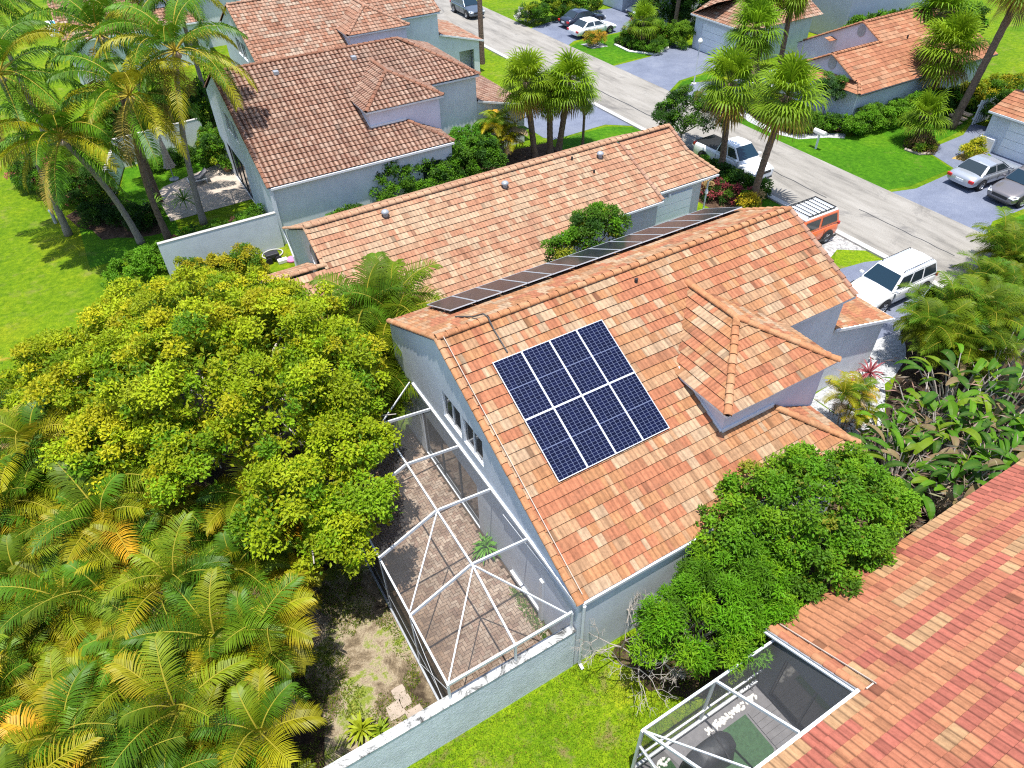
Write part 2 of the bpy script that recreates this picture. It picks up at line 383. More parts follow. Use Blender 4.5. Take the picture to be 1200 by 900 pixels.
def tile_slope(parent, name, P0, sdir, ndir, t, srange, hmax, pal, seed=0, course=COURSE):
    """tiled slope: P0 eave start, sdir along the eave, ndir level direction up-slope, t=tan(pitch), srange(h)->(a,b)"""
    tw, nb, amp, lift, pers, mat = ROOF_STYLE[pal]
    g = np.random.default_rng(seed+11)
    P0 = np.array(P0, float); sd = np.array([*sdir, 0.]); nd = np.array([*ndir, 0.])
    c = 1/math.sqrt(1+t*t); nrm = (-nd*t+np.array([0, 0, 1]))*c; up = (nd+np.array([0, 0, t]))
    e = course*c; n = max(1, int(round(hmax/e))); e = hmax/n
    Vs, Qs, Cs, base = [], [], [], 0
    ns = 8 if nb == 2 else 6
    for k in range(n):
        h0, h1 = k*e, (k+1)*e
        a0, b0 = srange(h0+1e-4); a1, b1 = srange(h1-1e-4)
        lo, hi = min(a0, a1), max(b0, b1)
        if hi-lo < .02: continue
        i0, i1 = math.floor(lo/tw), math.ceil(hi/tw); nt = i1-i0
        S = (i0+np.arange(nt*ns+1)/ns)*tw
        frac = (np.arange(nt*ns+1)/ns)
        if nb == 2: rip = amp*(.5+.5*np.cos(2*PI*frac*2))**.7
        else: rip = amp*np.abs(np.sin(PI*frac))**.8 if pal != 'runs' else amp*(np.abs(np.sin(PI*frac))**.35)
        # one colour per tile
        cols = np.zeros((nt, 3)); cur = pick(pal, g)
        for i in range(nt):
            if g.random() > pers: cur = pick(pal, g)
            cols[i] = cur*g.uniform(.88, 1.12)
            if g.random() < .012: cols[i] *= .6
        jl = lift*(1+g.uniform(-.12, .12, nt)); 
        idx = np.minimum(np.arange(nt*ns+1)//ns, nt-1)
        cc = cols[idx]*g.uniform(.90, 1.10, (len(idx), 1)); jit = jl[idx]
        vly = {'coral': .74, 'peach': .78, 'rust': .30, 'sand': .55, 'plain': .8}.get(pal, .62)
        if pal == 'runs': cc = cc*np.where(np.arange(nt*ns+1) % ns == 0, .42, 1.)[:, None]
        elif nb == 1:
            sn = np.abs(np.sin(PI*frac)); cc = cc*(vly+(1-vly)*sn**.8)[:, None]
            if pal == 'rust': k4 = (.42*sn**5)[:, None]; cc = cc*(1-k4)+np.array((.44, .355, .29))*k4  # cream slurry on the crests also paints in their sunlit highlight
        s0 = np.clip(S, a0, b0); s1 = np.clip(S, a1, b1)
        def row(s, h, off): return P0+np.outer(s, sd)+np.outer(np.full(len(s), h) if np.isscalar(h) else h, up)+np.outer(off, nrm)
        hj = h0+.004*np.sin(S*3.1+k)
        A = row(s0, hj-.035, rip+jit); B = row(s1, np.full(len(S), h1+.01), rip*.8+.006)
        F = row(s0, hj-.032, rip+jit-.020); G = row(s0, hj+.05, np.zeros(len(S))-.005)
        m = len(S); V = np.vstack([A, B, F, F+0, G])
        C = np.vstack([cc, cc, cc*.14, np.full((m, 3), .02), np.full((m, 3), .02)])  # dark butts and recesses paint the shadow line under each course
        i = np.arange(m-1)
        ok = (s0[1:]-s0[:-1] > 1e-5) | (s1[1:]-s1[:-1] > 1e-5); ok0 = s0[1:]-s0[:-1] > 1e-5
        def q(o1, o2, msk): j = i[msk]; return np.stack([j+o1, j+1+o1, j+1+o2, j+o2], 1)
        Q = np.vstack([q(0, m, ok), q(2*m, 0, ok0), q(4*m, 3*m, ok0)])
        Vs.append(V); Qs.append(Q+base); Cs.append(C); base += len(V)
    V = np.vstack(Vs); Q = np.vstack(Qs)
    cr = np.cross(sd, nd)
    if cr[2] < 0: Q = Q[:, ::-1]
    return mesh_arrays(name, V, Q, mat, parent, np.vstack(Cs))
def caps(parent, name, A, B, r, pal, seed=0, step=.36, mat=None, join=None):
    """overlapping half-barrel cap tiles from A up to B"""
    g = np.random.default_rng(seed+77); A, B = np.array(A, float), np.array(B, float)
    d = B-A; L = np.linalg.norm(d); d /= L; z = np.array([0, 0, 1.]); sd = np.cross(d, z); sd /= np.linalg.norm(sd); up = np.cross(sd, d)
    n = max(1, int(round(L/step))); st = L/n; m = 9; Vs, Qs, Cs = [], [], []
    ang = np.linspace(-.15, PI+.15, m)
    for k in range(n):
        c = (pick(pal, g)*.4+np.array(PALETTES[pal][0][0])*.6)*g.uniform(.92, 1.06); base = k*3*m
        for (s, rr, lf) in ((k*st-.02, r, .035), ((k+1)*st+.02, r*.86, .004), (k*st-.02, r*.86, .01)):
            j = g.uniform(-.006, .006)
            Vs.append(A+d*s+np.outer(np.cos(ang)*rr+j, sd)+np.outer(np.sin(ang)*rr*.8+lf, up))
        i = np.arange(m-1)
        Qs.append(np.stack([base+i, base+m+i, base+m+i+1, base+i+1], 1)[:, ::-1]); Qs.append(np.stack([base+2*m+i, base+i, base+i+1, base+2*m+i+1], 1)[:, ::-1])
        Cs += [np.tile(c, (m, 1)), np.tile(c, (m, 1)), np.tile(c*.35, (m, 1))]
    return mesh_arrays(name, np.vstack(Vs), np.vstack(Qs), mat or ROOF_STYLE[pal][5], parent, np.vstack(Cs), smooth=False)

def wall_panel(mb, O, ud, outer, holes=(), th=.18):
    """upright wall: O base point, ud level direction, outline (u,z) with openings; front face on the left of ud turned -90 degrees"""
    O = Vector(O); u = Vector((*ud, 0)).normalized(); nrm = Vector((u.y, -u.x, 0))   # faces nrm
    loops = [outer]+list(holes)
    flat = [p for l in loops for p in l]
    tris = tessellate_polygon([[Vector((a, b, 0)) for a, b in l] for l in loops])
    P = lambda a, b, k: O+u*a+Vector((0, 0, b))-nrm*k
    vs = [P(a, b, 0) for a, b in flat]+[P(a, b, th) for a, b in flat]; n = len(flat); fs = []
    for t in tris:
        (ax, ay), (bx, by), (cx, cy) = [flat[i] for i in t]
        if (bx-ax)*(cy-ay)-(cx-ax)*(by-ay) < 0: t = t[::-1]
        fs.append(tuple(t)); fs.append(tuple(n+i for i in t[::-1]))
    k = 0
    for l in loops:
        m = len(l)
        ar = sum(l[i][0]*l[(i+1) % m][1]-l[(i+1) % m][0]*l[i][1] for i in range(m))
        for i in range(m):
            a, b = k+i, k+(i+1) % m
            q = (a, a+n, b+n, b) if (ar > 0) == (l is outer) or False else (b, b+n, a+n, a)
            fs.append(q)
        k += m
    return mb.add(vs, fs)
def rect(u0, u1, z0, z1): return [(u0, z0), (u1, z0), (u1, z1), (u0, z1)]
def window(parent, O, ud, u0, u1, z0, z1, nu=1, nz=1, name='window', fr='white_trim', gl='glass_dark', w=.05, recess=.06, split=None):
    O = Vector(O); u = Vector((*ud, 0)).normalized(); nrm = Vector((u.y, -u.x, 0))
    P = lambda a, b, k=0.: O+u*a+Vector((0, 0, b))-nrm*(recess+k)
    f = MB(); up = (0, 0, 1)
    def bar(a, b, c, d): # axis aligned bar in the wall plane
        vs = [P(a, b, -.02), P(c, b, -.02), P(c, d, -.02), P(a, d, -.02), P(a, b, .03), P(c, b, .03), P(c, d, .03), P(a, d, .03)]
        f.add(vs, [(0,1,2,3),(7,6,5,4),(1,0,4,5),(2,1,5,6),(3,2,6,7),(0,3,7,4)])
    bar(u0, z0, u1, z0+w); bar(u0, z1-w, u1, z1); bar(u0, z0+w, u0+w, z1-w); bar(u1-w, z0+w, u1, z1-w)
    for i in range(1, nu):
        x = u0+(u1-u0)*i/nu; bar(x-w/2, z0+w, x+w/2, z1-w)
    for i in range(1, nz):
        z = z0+(z1-z0)*i/nz; bar(u0+w, z-w/3, u1-w, z+w/3)
    fo = f.build(name, fr, parent)
    g = MB().add([P(u0+.01, z0+.01, .02), P(u1-.01, z0+.01, .02), P(u1-.01, z1-.01, .02), P(u0+.01, z1-.01, .02)], [(0, 1, 2, 3)])
    g.build('pane', gl, fo)
    return fo

T = .4834   # roof pitch, about 26 degrees
def const(a, b): return lambda h: (a, b)
def gutter(parent, p, q, m='white_metal', w=.12, h=.11): return MB().beam(p, q, w, h).build('gutter', m, parent)

def two_storey_house(dx, dy, pal, label, hip=False, seed=0, wall='stucco_blue', detail=True):
    X = lambda x: x+dx
    Y = lambda y: y+dy
    h = thing('tiled_house', label, 'house', (X(6.31), Y(7.62), 0))
    # ---- right slope (towards -y) : steps back behind the dormer
    x0 = 6.35; ey = 7.68; ez = 3.32; run = 15.36-7.68
    e = run/25
    def rng_right(hh):
        if hh < 2*e*3.2: return (0, 10.9-hh*.99)
        if hh < 13*e: return (0, 8.96)
        if hip: return (0, 14.85 if hh < 12.8*e else 14.85-(hh-13*e)*1.05)
        return (0, 14.85)
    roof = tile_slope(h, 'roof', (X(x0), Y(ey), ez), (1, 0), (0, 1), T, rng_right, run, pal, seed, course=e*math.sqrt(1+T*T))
    rz = ez+T*run; ry = Y(15.36); ly = 19.55; lz = rz-T*(ly-15.36)
    rx1 = X(21.2) if not hip else X(21.2-3.65)
    sd = (lambda hh: (0, 14.85)) if not hip else (lambda hh: (0, 14.85-max(0, hh-.5)))
    def s_left(hh): return (0, 14.85 if not hip else 14.85-hh*.87)
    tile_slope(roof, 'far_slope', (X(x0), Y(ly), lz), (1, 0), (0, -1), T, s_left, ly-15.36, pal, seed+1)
    if hip:
        tile_slope(roof, 'hip_slope', (X(21.2), Y(11.7), 5.26), (0, 1), (-1, 0), T, lambda hh: (hh, 7.5-hh), 3.7, pal, seed+2)
        caps(roof, 'hip_cap', (X(21.25), Y(11.62), 5.26), (X(17.55), ry, rz+.03), .13, pal, seed+3)
    caps(roof, 'ridge_cap', (X(x0-.02), ry, rz+.03), (rx1, ry, rz+.02), .125, pal, seed+4)
    # low hip beside the dormer
    tile_slope(roof, 'side_slope', (X(17.25), Y(ey), ez), (0, 1), (-1, 0), T, lambda hh: (hh, 1.99), 1.9, pal, seed+5)
    caps(roof, 'hip_cap', (X(17.25), Y(7.66), ez+.02), (X(15.31), Y(9.63), 4.30), .13, pal, seed+6)
    # rakes
    caps(roof, 'rake_tile', (X(x0-.01), Y(ey-.05), ez+.0), (X(x0-.01), ry, rz+.0), .115, pal, seed+7)
    caps(roof, 'rake_tile', (X(x0-.01), Y(ly), lz), (X(x0-.01), ry, rz), .115, pal, seed+8)
    if not hip:
        caps(roof, 'rake_tile', (X(21.2), Y(11.7), 5.26), (X(21.2), ry, rz), .115, 'sand', seed+9)
        caps(roof, 'rake_tile', (X(21.2), Y(ly), lz), (X(21.2), ry, rz), .115, pal, seed+9)
    # white mortar line just inside the near rake
    m = MB(); a = Vector((X(x0+.17), Y(ey+.1), ez+.115)); b = Vector((X(x0+.17), ry-.1, rz+.075)); m.beam(a, b, .022, .03)
    if dy == 0: m.build('mortar_line', 'travertine', roof)
    # ---- dormer
    ex0, ex1, ey2, dz = 12.85, 17.65, 9.5, 5.31; dr = ex1-ex0
    dm = tile_slope(h, 'dormer', (X(ex0), Y(ey2), dz), (1, 0), (0, 1), .475, lambda hh: (hh, dr-hh), dr/2, pal, seed+20)
    tile_slope(dm, 'dormer_slope', (X(ex0), Y(ey2), dz), (0, 1), (1, 0), .475, lambda hh: (hh, 2.35+hh), dr/2, pal, seed+21)
    tile_slope(dm, 'dormer_slope', (X(ex1), Y(ey2), dz), (0, 1), (-1, 0), .475, lambda hh: (hh, 2.35+hh), dr/2, pal, seed+22)
    apex = (X(15.25), Y(11.9), dz+.475*2.4+.03)
    caps(dm, 'hip_cap', (X(ex0), Y(ey2), dz+.03), apex, .13, pal, seed+23); caps(dm, 'hip_cap', (X(ex1), Y(ey2), dz+.03), apex, .13, pal, seed+24)
    caps(dm, 'ridge_cap', (X(15.25), Y(14.25), apex[2]), apex, .13, pal, seed+25)
    w = MB(); w.box((X(13.06), Y(9.72), 3.3), (X(17.45), Y(13.9), 5.24)); w.build('dormer_wall', 'stucco_lavender', dm)
    s = MB()
    s.box((X(ex0), Y(ey2), 5.20), (X(ex1), Y(ey2+.12), 5.30)); s.box((X(ex0), Y(ey2+.12), 5.20), (X(ex0+.12), Y(11.7), 5.30)); s.box((X(ex1-.12), Y(ey2+.12), 5.20), (X(ex1), Y(11.7), 5.30))
    s.box((X(ex0+.12), Y(ey2+.12), 5.25), (X(ex1-.12), Y(12.5), 5.29)); s.build('fascia', 'white_trim', dm)
    fl = MB(); fl.beam((X(13.06), Y(9.69), 4.40), (X(15.25), Y(9.69), 4.40), .05, .12); fl.beam((X(13.03), Y(9.72), 4.36), (X(13.03), Y(11.9), 5.40), .05, .10); fl.build('flashing', 'white_trim', dm)
    # ---- walls
    wl = MB()
    G = [(0, 0), (11.85, 0), (11.85, lz-.08), (15.36-7.62, rz-.09), (0, ez-.06)]
    # gable wall seen from -x : u runs from ly to 7.62, so u' = 11.85-u
    outer = [(11.85-u, z) for u, z in G]
    ww = [rect(11.85-7.76, 11.85-6.50, 3.84, 4.97), rect(11.85-6.36, 11.85-5.10, 3.84, 4.97)]
    door = rect(11.85-9.9, 11.85-5.7, .05, 2.36)
    O = (X(6.31), Y(19.47), 0)
    wall_panel(wl, O, (0, -1), outer, [*ww, door], .2)
    for u0, u1, nz in ((11.85-7.76, 11.85-6.50, 1), (11.85-6.36, 11.85-5.10, 2)):
        window(h, O, (0, -1), u0, u1, 3.84, 4.97, 2, 1)
    window(h, O, (0, -1), door[0][0], door[1][0], .05, 2.36, 3, 1, 'sliding_door', 'dark_frame')
    # long right wall under the low eave, back of the house, far end
    wy = 7.62 if dy == 0 else 7.79
    O2 = (X(6.51), Y(wy), 0)
    holes = [rect(8.6, 9.9, 1.2, 2.45)]
    wall_panel(wl, O2, (1, 0), rect(0, 10.6, 0, ez-.05), holes, .2); window(h, O2, (1, 0), 8.6, 9.9, 1.2, 2.45, 2, 1)
    wl.box((X(16.91), Y(7.82), 0), (X(17.11), Y(9.72), 3.2)); wl.box((X(17.25), Y(9.8), 0), (X(17.45), Y(11.95), 5.2))
    wl.box((X(6.51), Y(19.25), 0), (X(21.1), Y(19.45), lz-.1)); 
    wl.build('wall', wall, h)
    w2 = MB(); w2.box((X(17.45), Y(11.95), 0), (X(21.1), Y(12.12), 5.22)); wall_panel(w2, (X(21.1), Y(12.12), 0), (0, 1), [(0, 0), (7.33, 0), (7.33, lz-.1), (3.24, rz-.12 if not hip else 5.2), (0, 5.2)])
    w2.box((X(13.06), Y(9.74), 0), (X(17.45), Y(9.9), 3.4))
    w2.build('wall', 'stucco_white', h)
    sf = MB(); sf.box((X(17.45), Y(11.66), 5.12), (X(21.22), Y(11.94), 5.22)); sf.build('fascia', 'white_trim', h)
    gutter(h, (X(6.4), Y(7.61), ez-.06), (X(17.2), Y(7.61), ez-.06), 'white_metal' if dy == 0 else 'white_trim', .09 if dy == 0 else .12)
    d = MB()
    if dy == 0: d.tube([(X(6.45), Y(7.56), ez-.1), (X(6.45), Y(7.54), 1.2), (X(6.45), Y(7.54), .12), (X(6.45), Y(7.35), .06)], .05, 8).build('downspout', 'white_metal', h)
    # ---- low garage towards the street, shed roof falling to the street
    gt = .265
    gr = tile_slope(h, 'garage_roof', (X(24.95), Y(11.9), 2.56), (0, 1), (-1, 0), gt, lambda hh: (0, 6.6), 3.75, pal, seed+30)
    MB().beam((X(24.97), Y(11.88), 2.53), (X(21.15), Y(11.88), 3.53), .06, .12).build('rake_trim', 'white_trim', gr)
    gutter(gr, (X(25.02), Y(11.85), 2.50), (X(25.02), Y(18.5), 2.50))
    gw = MB(); hl = [rect(1.75, 3.1, .05, 1.95)] if not detail else []
    wall_panel(gw, (X(21.12), Y(12.05), 0), (1, 0), [(0, 0), (3.6, 0), (3.6, 2.50), (0, 3.48)], hl, .17); gw.box((X(21.12), Y(18.2), 0), (X(24.7), Y(18.4), 2.5))
    if hl: gw.box((X(22.4), Y(13.2), 0), (X(24.5), Y(13.25), 2.2))
    wall_panel(gw, (X(24.72), Y(12.22), 0), (0, 1), rect(0, 5.98, 0, 2.48), [rect(.7, 5.3, .02, 2.15)], .17); gw.build('garage_wall', 'stucco_white', h)
    gd = MB()
    for i in range(4): gd.box((X(24.60), Y(12.92), .02+i*.535), (X(24.65), Y(17.52), .54+i*.535))
    gd.build('garage_door', 'garage_white', h)
    return h, roof

house, house_roof = two_storey_house(0, 0, 'coral', 'white stucco house with orange and cream tiles carrying the eight panel solar array', seed=1)
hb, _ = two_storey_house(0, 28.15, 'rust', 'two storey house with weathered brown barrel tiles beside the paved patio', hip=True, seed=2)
hc, _ = two_storey_house(4.35, 42.3, 'sand', 'blue grey house with pinkish tiles at the top edge of the picture', hip=False, seed=3, detail=False)
hh_, _ = two_storey_house(-6.5, 62.5, 'sand', 'far pinkish tiled house glimpsed between the coconut palms', seed=4, detail=False)
# a few things only this house shows: bell vent pipe, conduit on the roof
pv = MB(); pv.tube([(13.46, 14.82, 6.74), (13.46, 14.82, 6.95)], .06, 10); pv.build('vent_pipe', 'black_rubber', house)
cd = MB(); z = lambda y: 3.32+T*(y-7.68)
cd.tube([(7.72, 16.9, 6.35), (7.9, 16.0, 6.84), (8.04, 15.55, 7.18), (8.07, 15.3, 7.2), (8.08, 15.0, z(15.0)+.08), (8.1, 14.2, z(14.2)+.08)], .025, 8); cd.build('conduit', 'cable', house)
trim = MB(); trim.box((6.23, 7.66, 3.26), (6.31, 17.9, 3.38)); trim.box((6.24, 9.3, .28), (6.31, 11.1, .40)); trim.tube([(6.26, 7.9, 3.2), (6.26, 11.5, 2.9)], .02, 6); trim.build('cage_beam', 'white_metal', house)
lc = MB(); lc.box((6.22, 9.25, .1), (6.30, 9.42, 2.2)); lc.box((6.20, 10.2, .3), (6.30, 11.1, .45)); lc.build('pipe_cover', 'white_metal', house)
# dark colour for palm frond shadows on the neighbour's weathered roof, never applied
m, nt, N, L, b = nodes_of('roof_frond_shadow'); b.inputs['Base Color'].default_value = (.03, .028, .026, 1); b.inputs['Roughness'].default_value = .95

# ------------------------------------------------------------------ single storey neighbour with peach tiles
na = thing('tiled_house', 'single storey house with a long peach tiled roof and grey vents', 'house', (6.1, 24.5, 0))
A_y, A_z, A_r = 24.45, 2.82, 28.28-24.45
eA = A_r/13; A_low = 8*eA
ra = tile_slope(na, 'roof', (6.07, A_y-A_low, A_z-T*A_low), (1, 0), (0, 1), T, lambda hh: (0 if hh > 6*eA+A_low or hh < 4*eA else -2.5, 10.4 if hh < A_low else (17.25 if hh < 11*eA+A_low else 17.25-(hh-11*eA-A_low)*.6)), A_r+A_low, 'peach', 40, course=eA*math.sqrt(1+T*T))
g0 = (23.2, 24.98, A_z+T*(24.98-A_y)-.05)
tile_slope(ra, 'garage_slope', g0, (1, 0), (0, 1), T, lambda hh: (0, 4.4-hh*.53 if hh < 1.65 else 3.52), 28.28-24.98, 'peach', 41)
rzA = A_z+T*A_r
tile_slope(ra, 'far_slope', (6.07, 33.0, rzA-T*4.72), (1, 0), (0, -1), T, lambda hh: (0, 20.65), 4.72, 'peach', 42)
caps(ra, 'ridge_cap', (6.05, 28.28, rzA+.03), (26.7, 28.28, rzA+.02), .15, 'peach', 43)
caps(ra, 'rake_tile', (23.35, A_y, A_z+.03), (23.2, 27.9, A_z+T*3.45+.03), .11, 'sand', 44)
caps(ra, 'rake_tile', (6.06, 26.4, A_z+T*1.95), (6.06, 28.28, rzA), .10, 'peach', 45); caps(ra, 'rake_tile', (6.06, 33, rzA-T*4.72), (6.06, 28.28, rzA), .10, 'peach', 46)
caps(ra, 'rake_tile', (26.72, 26.66, 3.87), (26.72, 28.28, rzA), .11, 'sand', 47); caps(ra, 'hip_cap', (27.62, 24.98, 3.06), (26.72, 26.66, 3.87), .11, 'peach', 48)
# low rear wing
caps(ra, 'ridge_cap', (3.5, 26.4, 3.76), (6.15, 26.4, 3.76), .13, 'peach', 49)
tile_slope(ra, 'rear_slope', (3.55, 29.2, 2.38), (1, 0), (0, -1), T, lambda hh: (0, 2.5), 2.8, 'peach', 50)
w = MB()
wall_panel(w, (6.14, 33.0, 0), (0, -1), [(0, 0), (8.4, 0), (8.4, A_z-.06), (33-28.28, rzA-.1), (0, rzA-T*4.72-.1)], [], .18)
w.box((16.4, 24.6, 0), (23.2, 24.78, A_z-.02)); w.box((6.32, 22.1, 0), (16.3, 22.28, A_z-T*A_low+.1)); w.box((3.6, 24.6, 0), (3.75, 29.0, 2.3)); w.box((3.75, 28.85, 0), (6.1, 29.0, 2.3)); w.box((6.32, 32.7, 0), (26.6, 32.9, 2.3))
w.box((26.55, 25.2, 0), (26.72, 29.4, 3.0)); w.box((26.55, 29.4, 0), (26.72, 32.7, 2.25)); w.box((3.75, 24.6, 0), (6.1, 24.78, 2.7)); w.build('wall', 'stucco_grey', na)
w = MB(); w.box((23.2, 25.16, 0), (26.55, 25.3, 2.95)); w.build('garage_wall', 'stucco_grey', na)
gd = MB()
for i in range(5): gd.box((23.35, 25.08, .02+i*.5), (26.0, 25.158, .5+i*.5))
gd.build('garage_door', 'garage_white', na)
lm = MB(); lm.lathe((24.3, 25.0, 2.62), [(0, -.14), (.09, -.1), (.07, .05), (0, .1)], 10); lm.build('wall_lamp', 'lamp_globe', na)
lm = MB(); lm.lathe((27.05, 25.05, 2.1), [(0, -.2), (.1, -.12), (.09, .05), (0, .12)], 10); lm.build('wall_lamp', 'lamp_globe', na)
gutter(na, (16.5, 24.4, A_z-.06), (23.35, 24.4, A_z-.06), 'white_metal', .12, .10); gutter(na, (23.4, 24.93, 2.94), (27.6, 24.93, 2.94), 'white_metal', .12, .10)
MB().tube([(27.4, 24.95, 2.9), (27.1, 25.1, 2.6), (27.1, 25.1, .1)], .045, 8).build('downspout', 'white_metal', na)
MB().tube([(6.02, 33, 2.3), (6.02, 32.2, 1.2), (6.02, 32.1, .1)], .045, 8).build('downspout', 'white_metal', na)
vt = MB()
c = Vector((6.05, 27.75, 3.55)); 
for k in range(24):
    a0, a1 = 2*PI*k/24, 2*PI*(k+1)/24
    vt.add([c, c+Vector((0, .36*math.cos(a0), .5*math.sin(a0))), c+Vector((0, .36*math.cos(a1), .5*math.sin(a1)))], [(0, 2, 1)])
    vt.beam(c+Vector((-.01, .37*math.cos(a0), .51*math.sin(a0))), c+Vector((-.01, .37*math.cos(a1), .51*math.sin(a1))), .05, .05, (1, 0, 0))
vt.build('gable_vent', 'grey_metal', na)
for x, y in ((9.63, 27.74), (15.78, 27.48), (21.56, 27.6)):
    zz = A_z+T*(y-A_y); v = MB(); v.tube([(x, y, zz), (x, y, zz+.22)], .11, 12); v.lathe((x, y, zz+.20), [(.17, 0), (.19, .06), (.12, .14), (0, .17)], 14); v.build('roof_vent', 'grey_metal', na, True)
for x, y in ((20.69, 26.89), (20.0, 27.9)):
    zz = A_z+T*(y-A_y); MB().tube([(x, y, zz), (x, y, zz+.2)], .05, 8).build('vent_pipe', 'black_rubber', na)
# vents on the weathered neighbour
for x, y in ((9.6, 42.6), (14.3, 42.6)):
    zz = 3.32+T*(y-35.83); v = MB(); v.box((x-.15, y-.15, zz), (x+.15, y+.15, zz+.22)); v.build('roof_vent', 'grey_metal', hb, bevel=.03)

# ------------------------------------------------------------------ near right neighbour: big roof with runs of red, orange and tan
nr = thing('tiled_house', 'house with red, orange and tan striped tiles around a screened grill patio', 'house', (10.4, 4.6, 0))
RY, RZ = 4.6, 2.85
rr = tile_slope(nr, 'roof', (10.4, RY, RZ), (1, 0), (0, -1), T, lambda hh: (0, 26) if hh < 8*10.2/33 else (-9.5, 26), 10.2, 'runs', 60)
tile_slope(rr, 'far_slope', (.9, -15.8, RZ), (1, 0), (0, 1), T, lambda hh: (0, 35.5), 10.2, 'runs', 61)
caps(rr, 'ridge_cap', (.9, -5.6, RZ+T*10.2), (36.4, -5.6, RZ+T*10.2), .15, 'runs', 62)
caps(rr, 'rake_tile', (10.36, RY+.03, RZ+.01), (10.36, 2.15, RZ+T*2.45), .11, 'runs', 63)
MB().beam((10.62, RY, RZ+.09), (10.62, 2.1, RZ+T*2.5+.09), .025, .035).build('mortar_line', 'travertine', rr)
MB().beam((10.58, 2.14, RZ+T*2.46+.09), (10.34, 2.14, RZ+T*2.46+.09), .035, .035).build('mortar_line', 'travertine', rr)
MB().beam((10.26, RY+.1, RZ-.07), (10.26, 2.14, RZ+T*2.42-.07), .06, .16).build('rake_trim', 'grey_metal', rr)
MB().beam((10.19, RY+.1, RZ-.05), (10.19, 2.14, RZ+T*2.42-.05), .06, .05).build('rake_trim', 'white_metal', rr)
gutter(nr, (10.25, 2.2, RZ+T*2.42-.04), (.9, 2.2, RZ+T*2.42-.04), 'white_metal', .13, .11)
w = MB(); O = (10.45, 4.45, 0)
wall_panel(w, O, (0, -1), [(0, 0), (2.75, 0), (2.75, 3.95), (2.35, 3.9), (0, 2.75)], [rect(.45, 2.45, .1, 2.2)], .18); w.build('wall', 'stucco_dark', nr)
window(nr, O, (0, -1), .45, 2.45, .1, 2.2, 2, 1, 'sliding_door', 'dark_frame')
w = MB(); w.box((.9, 1.7, 0), (10.45, 1.88, 3.9)); w.build('wall', 'stucco_dark', nr)
w = MB(); w.box((10.63, 4.28, 0), (36, 4.45, 2.75)); w.box((.9, -15.5, 0), (1.08, 1.7, 2.75)); w.box((1.1, -15.5, 0), (36, -15.3, 2.8)); w.box((35.8, -15.3, 0), (36, 4.28, 2.75)); w.build('wall', 'stucco_white', nr)

# ------------------------------------------------------------------ houses across the street
nd = thing('tiled_house', 'low house across the street with two triangular gable vents and a hedge', 'house', (44.4, 29.3, 0))
D_t = .5; DY, DZ = 29.2, 2.6
def dplane(y): return DZ+D_t*(y-DY)
rd = tile_slope(nd, 'roof', (44.3, DY, DZ), (1, 0), (0, 1), D_t, lambda hh: (hh if hh < .9 else (.6 if hh < 3.3 else 5.6), 15.5), 5.1, 'plain', 70)
tile_slope(rd, 'skirt_slope', (44.3, DY, DZ), (0, 1), (1, 0), D_t, lambda hh: (hh, 6.3), .9, 'plain', 71)
tile_slope(rd, 'far_slope', (44.9, 36.1, dplane(32.5)-D_t*3.6), (1, 0), (0, -1), D_t, lambda hh: (0, 5.2), 3.6, 'plain', 72)
tile_slope(rd, 'far_slope', (49.9, 39.6, dplane(34.3)-D_t*5.3), (1, 0), (0, -1), D_t, lambda hh: (0, 9.9), 5.3, 'plain', 73)
caps(rd, 'ridge_cap', (44.9, 32.5, dplane(32.5)), (50, 32.5, dplane(32.5)), .14, 'plain', 74); caps(rd, 'ridge_cap', (49.9, 34.3, dplane(34.3)), (59.8, 34.3, dplane(34.3)), .14, 'plain', 75)
caps(rd, 'rake_tile', (44.92, 30.2, dplane(30.2)), (44.92, 32.5, dplane(32.5)), .12, 'plain', 76); caps(rd, 'rake_tile', (44.92, 34.8, dplane(32.5)-D_t*2.3), (44.92, 32.5, dplane(32.5)), .12, 'plain', 77)
caps(rd, 'rake_tile', (49.92, 32.5, dplane(32.5)), (49.92, 34.3, dplane(34.3)), .12, 'plain', 78); caps(rd, 'rake_tile', (49.92, 39.0, dplane(34.3)-D_t*4.7), (49.92, 34.3, dplane(34.3)), .12, 'plain', 79)
caps(rd, 'hip_cap', (44.3, DY, DZ+.02), (45.2, DY+.9, DZ+.45), .11, 'plain', 80)
w = MB()
wall_panel(w, (45.15, 36.0, 0), (0, -1), [(0, 2.6), (1.0, 2.95), (3.5, dplane(32.5)-.02), (5.8, dplane(30.2)-.0), (5.75, 2.8)], [], .16); w.build('gable_wall', 'stucco_lavender', nd); w = MB()
wall_panel(w, (50.0, 39.6, 0), (0, -1), [(0, 0), (7.1, 0), (7.1, dplane(32.5)-.02), (5.3, dplane(34.3)-.02), (0, dplane(34.3)-D_t*5.3-.02)], [], .16)
w.build('gable_wall', 'stucco_lavender', nd)
w = MB(); w.box((44.7, 29.6, 0), (59.6, 29.78, 2.6)); w.box((44.7, 29.78, 0), (44.88, 35.9, 2.6)); w.box((44.88, 35.7, 0), (50, 35.88, 2.6)); w.box((50.16, 39.2, 0), (59.6, 39.38, 2.5)); w.box((59.4, 29.8, 0), (59.6, 39.2, 2.6)); w.build('wall', 'stucco_blue', nd)
gutter(nd, (44.3, 29.13, 2.56), (59.7, 29.13, 2.56), 'dark_frame', .1, .08); MB().tube([(44.62, 29.5, 2.5), (44.62, 29.5, .05)], .045, 8).build('downspout', 'white_metal', nd)
